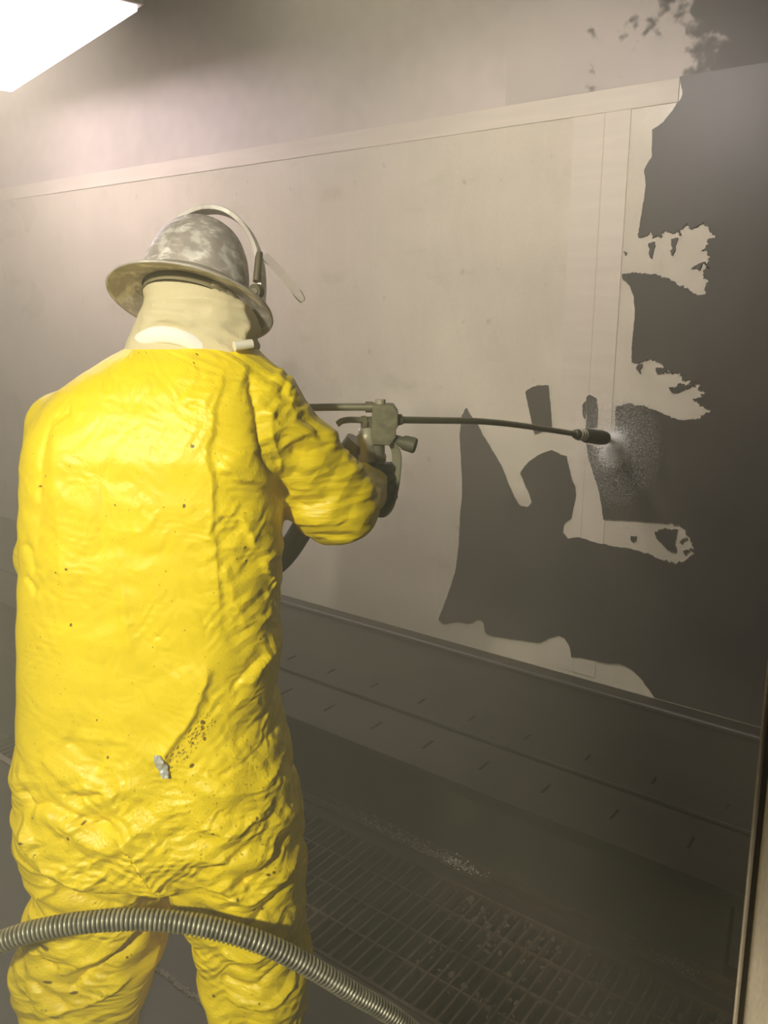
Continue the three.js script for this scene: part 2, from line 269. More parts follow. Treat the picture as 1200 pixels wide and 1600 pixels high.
addedSpotLamp(WALL_FILL, 'added unseen spot lamp above the view to light the stripped wall', [-1.18, TOP, -1.05]);
addedSpotLamp(SIDE_FILL, 'added unseen spot lamp on the right wall to light the steel post', [X1, 1.5, 0.8]);

// ---------------------------------------------------------------- galvanised post at the right edge
{
  const b = atZ(1144, 1600, -1.0), t = atZ(1197.5, 1050, -1.0), k = (t.x - b.x) / (t.y - b.y);
  const post = thing('steel_post', 'worn galvanised steel post with a bright edge at the right of the picture', 'post', V(b.x - k * b.y, 0, -1.0));
  const shear = (g) => { const p = g.attributes.position; for (let i = 0; i < p.count; i++) p.setX(i, p.getX(i) + k * p.getY(i)); return g; };
  const galvMap = texture(512, 1024, (u, v) => {
    const s = fbm(u * 26, v * 7, 3, 4), g = noise(u * 160, v * 90, 2), dark = sstep(0.18, 0.34, fbm(u * 22 + 5, v * 5, 8, 4)), kk = 1 + 0.2 * s + 0.07 * g - 0.3 * dark;
    return [190 * kk, 178 * kk, 155 * kk];
  }, { rx: 2, ry: 1 });
  const galv = std({ map: galvMap, roughness: 0.5, metalness: 0.35 });
  mesh('edge_flange', shear(box(0, 0.003, 0, 3.1, -0.03, 0.0, 0.001)), galv, post);
  mesh('channel', shear(box(0.003, 0.0125, 0, 3.1, -0.04, -0.022)), std({ color: 0x4a3b22, roughness: 0.8 }), post, 'dark brown channel behind the edge');  // channel a darker brown than the plates beside it
  mesh('face_plate', shear(box(0.0125, 0.26, 0, 3.1, -0.04, 0.004, 0.006)), galv, post);
}
// ---------------------------------------------------------------- the person
const AT = 1.35;                                                          // how far ahead of the camera the person stands
const footing = atDepth(262, 1200, AT); footing.y = 0;
const person = new THREE.Mesh(); person.name = 'person'; person.position.copy(footing); person.rotation.y = YAW; scene.add(person);
tag(person, 'person seen from behind in crumpled yellow coverall and metal hard hat aiming a lance', 'person');
function loc(px, py, z = 0) { const p = atDepth(px, py, AT - z).sub(footing); return V(p.dot(RIGHT), p.y, -p.dot(AHEAD)); }   // in the person's own axes: x to their right, z backwards
const smin = (a, b, k) => { const h = Math.max(k - Math.abs(a - b), 0) / k; return Math.min(a, b) - h * h * k * 0.25; };
function loft(rows) {                                                     // rows [py, x left, x right, half depth, z of the axis]: a body of elliptic slices
  const R = rows.map(([py, xl, xr, b, zc = 0]) => { const l = loc(xl, py, zc), r = loc(xr, py, zc); return { y: (l.y + r.y) / 2, c: (l.x + r.x) / 2, a: (r.x - l.x) / 2, b, z: zc }; }).sort((p, q) => p.y - q.y);
  const top = R[R.length - 1].y, low = R[0].y;
  return (x, y, z) => {
    const yy = clamp(y, low, top); let i = 0; while (i < R.length - 2 && R[i + 1].y < yy) i++;
    const p = R[i], q = R[i + 1], t = (yy - p.y) / (q.y - p.y), a = lerp(p.a, q.a, t), b = lerp(p.b, q.b, t);
    const dx = (x - lerp(p.c, q.c, t)) / a, dz = (z - lerp(p.z, q.z, t)) / b, k0 = Math.pow(Math.pow(Math.abs(dx), 2.75) + Math.pow(Math.abs(dz), 2.75), 1 / 2.75), k1 = Math.hypot(dx / a, dz / b) + 1e-9;
    const d = k0 < 0.05 ? -Math.min(a, b) : (Math.hypot(dx, dz) * (k0 - 1)) / k1;
    return Math.max(d, y - top, low - y);
  };
}
function capsule(a, b, ra, rb) {
  const d = b.clone().sub(a), l2 = d.lengthSq();
  return (x, y, z) => { const px = x - a.x, py = y - a.y, pz = z - a.z, t = clamp((px * d.x + py * d.y + pz * d.z) / l2, 0, 1); return Math.hypot(px - d.x * t, py - d.y * t, pz - d.z * t) - lerp(ra, rb, t); };
}
const chain = (pts, rs, k = 0.01) => { const cs = []; for (let i = 0; i < pts.length - 1; i++) cs.push(capsule(pts[i], pts[i + 1], rs[i], rs[i + 1])); return (x, y, z) => { let d = 1e9; for (const c of cs) d = smin(d, c(x, y, z), k); return d; }; };
const ball = (c, rx, ry, rz) => (x, y, z) => { const ax = (x - c.x) / rx, ay = (y - c.y) / ry, az = (z - c.z) / rz, k0 = Math.hypot(ax, ay, az), k1 = Math.hypot(ax / rx, ay / ry, az / rz) + 1e-9; return (k0 * (k0 - 1)) / k1; };
function netSurface(f, lo, hi, h) {                                        // naive surface nets over a field, negative inside
  const nx = Math.ceil((hi.x - lo.x) / h) + 1, ny = Math.ceil((hi.y - lo.y) / h) + 1, nz = Math.ceil((hi.z - lo.z) / h) + 1, F = new Float32Array(nx * ny * nz).fill(1), B = 6;
  const at = (i, j, k) => (k * ny + j) * nx + i;
  for (let k = 0; k < nz; k += B) for (let j = 0; j < ny; j += B) for (let i = 0; i < nx; i += B) {
    const c = f(lo.x + (i + B / 2) * h, lo.y + (j + B / 2) * h, lo.z + (k + B / 2) * h), far = Math.abs(c) > h * B * 1.9;
    for (let kk = k; kk < Math.min(k + B, nz); kk++) for (let jj = j; jj < Math.min(j + B, ny); jj++) for (let ii = i; ii < Math.min(i + B, nx); ii++) F[at(ii, jj, kk)] = far ? c : f(lo.x + ii * h, lo.y + jj * h, lo.z + kk * h);
  }
  const id = new Int32Array(nx * ny * nz).fill(-1), pos = [], index = [];
  const E = [[0, 1], [2, 3], [4, 5], [6, 7], [0, 2], [1, 3], [4, 6], [5, 7], [0, 4], [1, 5], [2, 6], [3, 7]];
  const v = new Float32Array(8);
  for (let k = 0; k < nz - 1; k++) for (let j = 0; j < ny - 1; j++) for (let i = 0; i < nx - 1; i++) {
    let m = 0; const base = at(i, j, k);
    for (let c = 0; c < 8; c++) { v[c] = F[base + (c & 1) + ((c >> 1) & 1) * nx + (c >> 2) * nx * ny]; if (v[c] < 0) m |= 1 << c; }
    if (m === 0 || m === 255) continue;
    let x = 0, y = 0, z = 0, n = 0;
    for (const [a, b] of E) if (v[a] < 0 !== v[b] < 0) { const t = v[a] / (v[a] - v[b]); x += lerp(a & 1, b & 1, t); y += lerp((a >> 1) & 1, (b >> 1) & 1, t); z += lerp(a >> 2, b >> 2, t); n++; }
    id[base] = pos.length / 3; pos.push(lo.x + (i + x / n) * h, lo.y + (j + y / n) * h, lo.z + (k + z / n) * h);
  }
  const quad = (a, b, c, d, flip) => { if (a < 0 || b < 0 || c < 0 || d < 0) return; if (flip) index.push(a, c, b, a, d, c); else index.push(a, b, c, a, c, d); };
  for (let k = 1; k < nz - 1; k++) for (let j = 1; j < ny - 1; j++) for (let i = 1; i < nx - 1; i++) {
    const s = F[at(i, j, k)] < 0;
    if (s !== F[at(i + 1, j, k)] < 0) quad(id[at(i, j - 1, k - 1)], id[at(i, j, k - 1)], id[at(i, j, k)], id[at(i, j - 1, k)], !s);
    if (s !== F[at(i, j + 1, k)] < 0) quad(id[at(i - 1, j, k - 1)], id[at(i - 1, j, k)], id[at(i, j, k)], id[at(i, j, k - 1)], !s);
    if (s !== F[at(i, j, k + 1)] < 0) quad(id[at(i - 1, j - 1, k)], id[at(i, j - 1, k)], id[at(i, j, k)], id[at(i - 1, j, k)], !s);
  }
  const g = new THREE.BufferGeometry(); g.setAttribute('position', new THREE.Float32BufferAttribute(pos, 3)); g.setIndex(index); g.computeVertexNormals(); return g;
}
function pushOut(g, height) {                                             // moves each vertex along its normal by height(x, y, z, nx, ny, nz)
  const p = g.attributes.position, n = g.attributes.normal;
  for (let i = 0; i < p.count; i++) { const x = p.getX(i), y = p.getY(i), z = p.getZ(i), a = n.getX(i), b = n.getY(i), c = n.getZ(i), h = height(x, y, z, a, b, c); p.setXYZ(i, x + a * h, y + b * h, z + c * h); }
  g.computeVertexNormals(); return g;
}
function roundUV(g, radius, cx = 0, cz = 0) {                              // uv: round the upright axis, in metres; uv1: the same over 0..1
  const p = g.attributes.position, a = new Float32Array(p.count * 2), b = new Float32Array(p.count * 2);
  for (let i = 0; i < p.count; i++) { const t = Math.atan2(p.getX(i) - cx, p.getZ(i) - cz); a[2 * i] = t * radius; a[2 * i + 1] = p.getY(i); b[2 * i] = t / (2 * Math.PI) + 0.5; b[2 * i + 1] = p.getY(i) / 1.7; }
  g.setAttribute('uv', new THREE.BufferAttribute(a, 2)); g.setAttribute('uv1', new THREE.BufferAttribute(b, 2)); return g;
}
// --- shape of the coverall
const TORSO = [[528, 238, 356, 0.055, -0.035], [540, 206, 394, 0.08, -0.03], [560, 172, 412, 0.1, -0.025], [580, 138, 424, 0.112, -0.02], [605, 104, 432, 0.122, -0.014], [630, 80, 436, 0.13, -0.01], [660, 60, 438, 0.136, -0.005], [700, 49, 438, 0.142], [760, 45, 437, 0.146],
  [850, 45, 438, 0.148], [930, 44, 438, 0.15], [1020, 42, 438, 0.152], [1090, 43, 432, 0.154], [1150, 39, 446, 0.162, 0.003], [1210, 38, 457, 0.168, 0.006], [1260, 43, 463, 0.166, 0.006], [1310, 58, 465, 0.155, 0.004], [1322, 84, 450, 0.11], [1332, 150, 380, 0.065], [1338, 205, 312, 0.03]];
const LEG_L = [[1240, 42, 246, 0.14], [1300, 48, 262, 0.138], [1340, 63, 255, 0.134], [1362, 70, 251, 0.13], [1385, 58, 250, 0.128], [1410, 49, 251, 0.124], [1430, 46, 258, 0.12], [1452, 44, 254, 0.116], [1478, 33, 253, 0.116], [1500, 33, 246, 0.112], [1520, 37, 240, 0.11], [1545, 41, 234, 0.108], [1570, 43, 222, 0.106], [1600, 42, 210, 0.104], [1640, 52, 205, 0.1], [1700, 67, 200, 0.095], [1780, 78, 195, 0.09], [1835, 82, 192, 0.09]];
const LEG_R = [[1240, 238, 460, 0.14, 0.005], [1300, 250, 466, 0.138, 0.005], [1340, 266, 472, 0.134, 0.005], [1375, 277, 475, 0.13], [1403, 290, 476, 0.126], [1425, 304, 476, 0.12], [1445, 306, 475, 0.116], [1475, 314, 473, 0.112], [1500, 317, 478, 0.11], [1515, 318, 484, 0.112], [1535, 321, 481, 0.11], [1555, 328, 473, 0.105], [1580, 335, 470, 0.102], [1600, 337, 470, 0.1], [1640, 340, 462, 0.098], [1700, 345, 455, 0.094], [1780, 345, 450, 0.09], [1835, 345, 448, 0.09]];
const torso = loft(TORSO), legL = loft(LEG_L), legR = loft(LEG_R);
const armR = chain([loc(404, 640, -0.01), loc(519, 782, -0.09), loc(572, 764, -0.265)], [0.074, 0.074, 0.052], 0.03);
const armL = chain([loc(98, 668, -0.01), loc(73, 872, -0.02), loc(235, 850, -0.26)], [0.058, 0.045, 0.045], 0.03);
const HEM = loc(262, 1832).y, CUFF = loc(572, 764, -0.265);
const suit = (x, y, z) => { let d = smin(torso(x, y, z), smin(legL(x, y, z), legR(x, y, z), 0.008), 0.028); d = smin(d, armR(x, y, z), 0.025); return smin(d, armL(x, y, z), 0.018); };
// --- folds of the cloth: kind (r ridge, v valley, s step raised above or left of its line), depth in mm, width in mm, run across the back
const FOLDS = [
  ['s', 4, 24, [280, 622, 305, 630, 327, 640]], ['s', 4, 26, [346, 996, 344, 917, 333, 825, 333, 758, 325, 700, 333, 637, 346, 554]], ['s', 7, 22, [338, 727, 383, 754, 423, 772]], ['v', 9, 8, [377, 575, 387, 612, 400, 675, 408, 733, 417, 771, 431, 812]],
  ['r', 5, 8, [412, 640, 419, 690, 427, 767]], ['s', 7, 24, [371, 800, 396, 862, 427, 902]], ['s', 5, 18, [400, 875, 421, 933, 434, 970]], ['r', 3, 7, [329, 830, 345, 804, 376, 792]], ['v', 4, 12, [77, 660, 92, 650, 110, 643]], ['r', 6, 24, [84, 640, 90, 730, 104, 870, 116, 965]],
  ['v', 6, 9, [74, 645, 63, 720, 61, 800, 55, 880]], ['v', 2, 10, [176, 690, 170, 758, 165, 833, 162, 870]], ['s', 1.2, 6, [184, 1247, 178, 1205, 172, 1150, 169, 1090, 167, 980]], ['r', 1.6, 8, [212, 829, 238, 817, 256, 792]], ['v', 7, 9, [25, 852, 44, 862, 52, 900]], ['v', 6, 6, [28, 906, 42, 910, 60, 930]],
  ['s', 9, 40, [262, 1182, 270, 1156, 299, 1117, 321, 1078, 330, 1020]], ['v', 5, 22, [108, 1139, 140, 1160, 175, 1184]], ['r', 3, 8, [113, 1137, 186, 1139, 217, 1143]], ['v', 10, 11, [24, 1212, 56, 1248, 84, 1241, 169, 1262, 197, 1271]], ['s', 14, 26, [197, 1271, 219, 1296, 245, 1344, 261, 1366]],
  ['r', 9, 15, [34, 1254, 56, 1313, 84, 1336, 135, 1355, 174, 1358]], ['v', 8, 13, [59, 1347, 90, 1372, 121, 1392, 169, 1409, 194, 1420]], ['v', 6, 15, [98, 1279, 146, 1316, 158, 1326]], ['r', 6, 12, [108, 1262, 150, 1285, 205, 1306]], ['r', 5, 8, [56, 1406, 79, 1386, 94, 1383]], ['v', 4, 6, [141, 1386, 180, 1395, 219, 1389, 253, 1381]],
  ['r', 5, 10, [194, 1423, 225, 1406, 259, 1383]], ['v', 7, 9, [37, 1482, 70, 1513, 91, 1519]], ['r', 9, 13, [84, 1524, 135, 1501, 197, 1468, 247, 1454]], ['v', 8, 10, [98, 1555, 141, 1524, 197, 1487, 253, 1462]], ['r', 6, 9, [28, 1577, 84, 1589, 157, 1563, 214, 1535]], ['v', 5, 10, [30, 1540, 70, 1560, 110, 1585]],
  ['v', 8, 11, [262, 1368, 303, 1381, 377, 1373, 433, 1342, 468, 1321]], ['r', 8, 13, [338, 1368, 390, 1399, 433, 1386, 475, 1360]], ['v', 8, 13, [282, 1416, 338, 1438, 403, 1433, 472, 1390]], ['r', 5, 7, [228, 1301, 245, 1296, 260, 1286, 277, 1299]], ['r', 4, 8, [390, 1373, 415, 1345, 435, 1321]], ['r', 8, 11, [381, 1082, 410, 1050, 435, 1022]],
  ['v', 6, 9, [360, 1078, 385, 1058, 414, 1032]], ['v', 5, 8, [364, 1160, 400, 1145, 435, 1126]], ['r', 5, 10, [347, 1217, 407, 1234, 455, 1208]], ['v', 4, 8, [340, 1200, 380, 1190, 440, 1165]], ['r', 4, 8, [300, 1260, 360, 1280, 440, 1270]], ['v', 4, 8, [290, 1330, 340, 1335, 400, 1310]], ['r', 7, 11, [338, 1490, 390, 1498, 468, 1464]],
  ['v', 7, 10, [329, 1537, 390, 1550, 455, 1516]], ['r', 7, 10, [342, 1563, 416, 1581, 468, 1559]], ['v', 5, 8, [345, 1515, 400, 1522, 470, 1490]], ['r', 5, 8, [448, 673, 499, 669, 537, 692, 541, 734]], ['v', 6, 8, [453, 697, 485, 706, 522, 692]], ['v', 6, 8, [439, 804, 476, 790, 523, 785, 574, 776]],
  ['r', 6, 9, [448, 823, 490, 813, 537, 809, 579, 804]], ['r', 5, 8, [434, 767, 457, 757, 485, 760, 513, 781]], ['v', 4, 7, [467, 841, 513, 841, 569, 838]], ['v', 5, 8, [448, 599, 467, 631, 483, 627]], ['v', 5, 8, [467, 640, 495, 662, 506, 690]], ['r', 4, 7, [500, 725, 540, 745, 575, 740]], ['v', 4, 7, [455, 730, 490, 735, 530, 720]],
  ['r', 4, 9, [200, 900, 205, 960, 215, 1010]], ['v', 4, 12, [395, 960, 410, 1000, 425, 1010]], ['r', 4, 8, [370, 985, 400, 975, 430, 985]], ['r', 4, 9, [345, 880, 365, 930, 380, 985]], ['r', 5, 10, [410, 590, 440, 610, 470, 655]], ['v', 4, 8, [425, 575, 432, 600, 436, 640]], ['v', 6, 9, [180, 1215, 140, 1225, 95, 1215]], ['r', 6, 14, [70, 1165, 100, 1195, 125, 1232]],
].map(([kind, amp, wide, q]) => {
  const pts = []; for (let i = 0; i < q.length; i += 2) { const p = loc(q[i], q[i + 1], q[i] > 440 && q[i + 1] < 860 ? -0.02 : 0.12); pts.push([p.x, p.y]); }
  const xs = pts.map((p) => p[0]), ys = pts.map((p) => p[1]), m = wide * 0.004;
  return { kind, amp: (amp * (q[1] > 1200 ? 1.45 : 1.15)) / 1000, w: wide / 1000, pts, x0: Math.min(...xs) - m, x1: Math.max(...xs) + m, y0: Math.min(...ys) - m, y1: Math.max(...ys) + m };
});
function foldHeight(x, y) {
  let h = 0; const wx = x + 0.004 * noise(x * 28, y * 28, 3) + 0.0025 * noise(x * 70, y * 70, 8), wy = y + 0.004 * noise(x * 28, y * 28, 13) + 0.0025 * noise(x * 70, y * 70, 18);
  for (const f of FOLDS) {
    if (wx < f.x0 || wx > f.x1 || wy < f.y0 || wy > f.y1) continue;
    let best = 1e9, side = 1, along = 0; const n = f.pts.length - 1;
    for (let i = 0; i < n; i++) {
      const [ax, ay] = f.pts[i], [bx, by] = f.pts[i + 1], dx = bx - ax, dy = by - ay, t = clamp(((wx - ax) * dx + (wy - ay) * dy) / (dx * dx + dy * dy), 0, 1), d = Math.hypot(wx - ax - dx * t, wy - ay - dy * t);
      if (d < best) { best = d; side = dx * (wy - ay) - dy * (wx - ax) > 0 ? 1 : -1; along = (i + t) / n; }
    }
    const ends = sstep(0, 0.18, along) * sstep(0, 0.18, 1 - along), q = best / f.w;
    if (f.kind === 's') h += f.amp * ends * (side > 0 ? Math.exp(-q * 1.1) : Math.exp(-q * q * 40)) ;
    else h += (f.kind === 'r' ? 1 : -1) * f.amp * ends * Math.exp(-Math.pow(q * (side > 0 ? 0.75 : 1.25), 1.15) * 1.1);
  }
  return h;
}
// crumpled sheet: flat facets that meet in sharp creases, each family of creases only here and there
const tri = (t) => Math.abs(2 * (t - Math.floor(t)) - 1);
const CREASES = [[0.25, 0.95, 0.1, 0.105], [-0.45, 0.85, 0.2, 0.083], [0.7, 0.6, -0.3, 0.092], [0.95, 0.1, 0.3, 0.12], [-0.8, 0.55, 0.2, 0.066], [0.1, 0.98, -0.2, 0.058], [0.55, 0.8, 0.2, 0.047], [-0.3, 0.95, 0.1, 0.038]].map(([a, b, c, l], i) => { const n = Math.hypot(a, b, c) * l; return [a / n, b / n, c / n, l, 17.3 * i]; });
function crumple(x, y, z) {
  const wx = x + 0.02 * noise(x * 7, y * 7, z * 7) + 0.0022 * noise(x * 40, y * 40, z * 40), wy = y + 0.02 * noise(x * 7 + 50, y * 7, z * 7) + 0.0022 * noise(x * 40 + 9, y * 40, z * 40); let h = 0;
  for (const [a, b, c, l, s] of CREASES) { const m = sstep(-0.05, 0.3, noise(x * 4.5 + s, y * 4.5 - s, z * 4.5)); if (m > 0) h += m * l * 0.085 * (tri(wx * a + wy * b + z * c + s) - 0.5); }
  return h;
}
const yOf = (py) => loc(262, py, 0.12).y, Y1 = yOf(1120), Y2 = yOf(1230), XS = loc(330, 900, 0.12).x, XA = loc(430, 700, 0).x;
const creased = (x, y) => Math.max(sstep(Y1, Y2 - 0.02, y) * 1.0, 0.55 * sstep(XS - 0.02, XS + 0.05, x), 0.9 * sstep(XA - 0.02, XA + 0.02, x), 0.22);
const coverGeo = pushOut(netSurface(suit, V(-0.32, HEM - 0.02, -0.36), V(0.4, 1.69, 0.24), 0.0040), (x, y, z, nx, ny, nz) => {
  const c = creased(x, y);
  let h = c * 1.1 * crumple(x, y, z) + 0.0008 * noise(x * 16, y * 16, z * 16);
  const back = sstep(-0.35, 0.1, nz);
  return h + (back > 0 ? back * foldHeight(x, y) : 0);
});
roundUV(coverGeo, 0.2);
// --- the cloth's colour: yellow with specks, smudges and scuffs of the stripped coating
const DIRT = [];
{
  const spot = (px, py, r, k, e = 1, a = 0) => { const p = loc(px, py, 0.12); DIRT.push([Math.atan2(p.x, p.z) / (2 * Math.PI) + 0.5, p.y / 1.7, r, k, e, a]); };
  for (const [px, py, r] of [[152, 1285, 2.6], [90, 1297, 2.4], [177, 1309, 1.4], [168, 1262, 2], [89, 1265, 1.8], [111, 1368, 1.7], [65, 1482, 5], [45, 1506, 2.8], [60, 1540, 3.5], [108, 1555, 3.2], [220, 1486, 2.4], [188, 1505, 2.2], [120, 1518, 1.4], [97, 1524, 1.6], [415, 1365, 2.6], [430, 1364, 2.4], [387, 1415, 2.8], [407, 1409, 2], [418, 1424, 2], [443, 1413, 2.6], [349, 1387, 2], [345, 1570, 3], [311, 1276, 2], [385, 1271, 2.2], [400, 1285, 2],
    [293, 695, 2.6], [278, 785, 2.4], [190, 783, 1.4], [132, 881, 2], [115, 887, 1.6], [136, 967, 2.4], [216, 555, 1.4], [243, 554, 1.2], [357, 570, 1.4], [401, 557, 1.8], [395, 858, 2], [405, 880, 1.8], [62, 760, 1.6], [83, 742, 1.4], [290, 1180, 3], [308, 1143, 3], [305, 1117, 3.5], [190, 1166, 2.4], [175, 1110, 1.4], [240, 1000, 1.2], [465, 1010, 1.6]]) spot(px, py, r, 0.85, 1 + rnd() * 0.6, rnd() * 3);
  for (let i = 0; i < 720; i++) { const px = 25 + rnd() * 450, py = 560 + 1040 * Math.pow(rnd(), 0.6); spot(px, py, 0.35 + 0.9 * rnd() * rnd() * (py > 1150 ? 1.3 : 0.8), 0.35 + 0.4 * rnd(), 1 + rnd(), rnd() * 3); }
  for (let i = 0; i < 150; i++) { const t = rnd(), px = lerp(262, 318, t) + (rnd() - 0.5) * 26, py = lerp(1178, 1112, t) + (rnd() - 0.5) * 26; spot(px, py, 0.5 + 1.6 * rnd() * rnd(), 0.3 + 0.5 * rnd(), 1 + 2 * rnd(), 0.9); }
  for (let i = 0; i < 160; i++) { const px = 270 + rnd() * 180, py = 1160 + rnd() * 200; spot(px, py, 0.5 + 1.4 * rnd() * rnd(), 0.2 + 0.35 * rnd(), 1 + 2 * rnd(), 0.4 + rnd()); }
}
const TEX = 2048;
const yellowMap = (() => {
  const data = new Uint8Array(TEX * TEX * 4);
  const low = new Float32Array(256 * 256); for (let j = 0; j < 256; j++) for (let i = 0; i < 256; i++) low[j * 256 + i] = fbm(i / 12, j / 12, 2, 4);
  for (let j = 0; j < TEX; j++) for (let i = 0; i < TEX; i++) {
    const o = (j * TEX + i) * 4, b = low[(j >> 3) * 256 + (i >> 3)], k = 1 + 0.05 * b, y = ((j + 0.5) / TEX) * 1.7, film = 0.10 * sstep(0.05, 0.4, b) * sstep(0.95, 0.6, y);
    data[o] = Math.min(255, 250 * k * (1 - film)); data[o + 1] = Math.min(255, 221 * k * (1 - film * 1.15)); data[o + 2] = 8 + 16 * film; data[o + 3] = 255;
  }
  for (const [u, v, r, k, e, a] of DIRT) {                                 // r in mm
    const cx = u * TEX, cy = v * TEX, rx = (r / 1000 / 1.2) * TEX, ry = (r / 1000 / 1.7) * TEX, m = Math.ceil(Math.max(rx, ry) * e * 1.6) + 1, ca = Math.cos(a), sa = Math.sin(a);
    for (let y = Math.floor(cy - m); y <= cy + m; y++) for (let x = Math.floor(cx - m); x <= cx + m; x++) {
      if (x < 0 || y < 0 || x >= TEX || y >= TEX) continue;
      const dx = (x + 0.5 - cx) / rx, dy = (y + 0.5 - cy) / ry, p = (dx * ca + dy * sa) / e, q = -dx * sa + dy * ca, d = Math.hypot(p, q) + 0.35 * noise(x * 0.35, y * 0.35, r), w = k * sstep(1.1, 0.7, d), o = (y * TEX + x) * 4;
      data[o] = lerp(data[o], 92, w); data[o + 1] = lerp(data[o + 1], 66, w); data[o + 2] = lerp(data[o + 2], 14, w);
    }
  }
  const t = new THREE.DataTexture(data, TEX, TEX); t.magFilter = THREE.LinearFilter; t.colorSpace = THREE.SRGBColorSpace; t.channel = 1; t.wrapS = THREE.RepeatWrapping; t.needsUpdate = true; return t;
})();
const crinkle = texture(1024, 1024, (u, v) => {                             // fine crinkles of the coated cloth, over uv1
  const t = (u - 0.5) * 2 * Math.PI, x = t * 0.2, y = v * 1.7, c = creased(0.24 * Math.sin(t), y), wx = x + 0.008 * noise(x * 30, y * 30, 2), wy = y + 0.008 * noise(x * 30, y * 30, 9); let h = 0.5;
  for (const [a, b, l, s] of [[0.5, 0.87, 0.021, 3], [-0.7, 0.7, 0.017, 8], [0.9, 0.4, 0.025, 14], [0.1, 1, 0.013, 21], [-0.4, 0.9, 0.030, 27]]) { const m = sstep(0.0, 0.3, noise(x * 14 + s, y * 14, s)); h += c * m * l * 11 * (tri((wx * a + wy * b) / l) - 0.5); }
  return h + c * 0.05 * noise(x * 260, y * 260, 5) + 0.01 * noise(x * 500, y * 500, 7);
}, { color: false }); crinkle.channel = 1; crinkle.wrapS = THREE.RepeatWrapping;
const yellow = phys({ map: yellowMap, roughness: 0.46, bumpMap: crinkle, bumpScale: 0.011 });
const coverall = mesh('coverall', coverGeo, yellow, person, 'bright yellow coverall, creased and flecked with dark specks');
{ // torn spot with silvery tape on the seat
  const c = loc(250, 1202, 0.173), g = new THREE.PlaneGeometry(0.017, 0.042, 12, 22), p = g.attributes.position;
  for (let i = 0; i < p.count; i++) { let x = p.getX(i), y = p.getY(i); const edge = 1 - 0.55 * Math.abs(y / 0.021) ** 1.5 + 0.3 * noise(y * 160, 2, 1); x = x * edge + 0.25 * -y; p.setXYZ(i, c.x + x, c.y + y, 0.5); }
  // laid onto the cloth by looking the field up
  for (let i = 0; i < p.count; i++) { const x = p.getX(i), y = p.getY(i); let lo = 0, hi = 0.4; for (let s = 0; s < 26; s++) { const m = (lo + hi) / 2; if (suit(x, y, m) < 0) lo = m; else hi = m; } p.setZ(i, lo + foldHeight(x, y) + 0.0025 + 0.0035 * ridge(x * 140, y * 90, 2, 3)); }
  g.computeVertexNormals();
  mesh('tape_patch', g, std({ color: 0xd4d6cc, roughness: 0.35, metalness: 0.3, side: THREE.DoubleSide }), coverall, 'small silvery patch of torn tape on the seat');
}
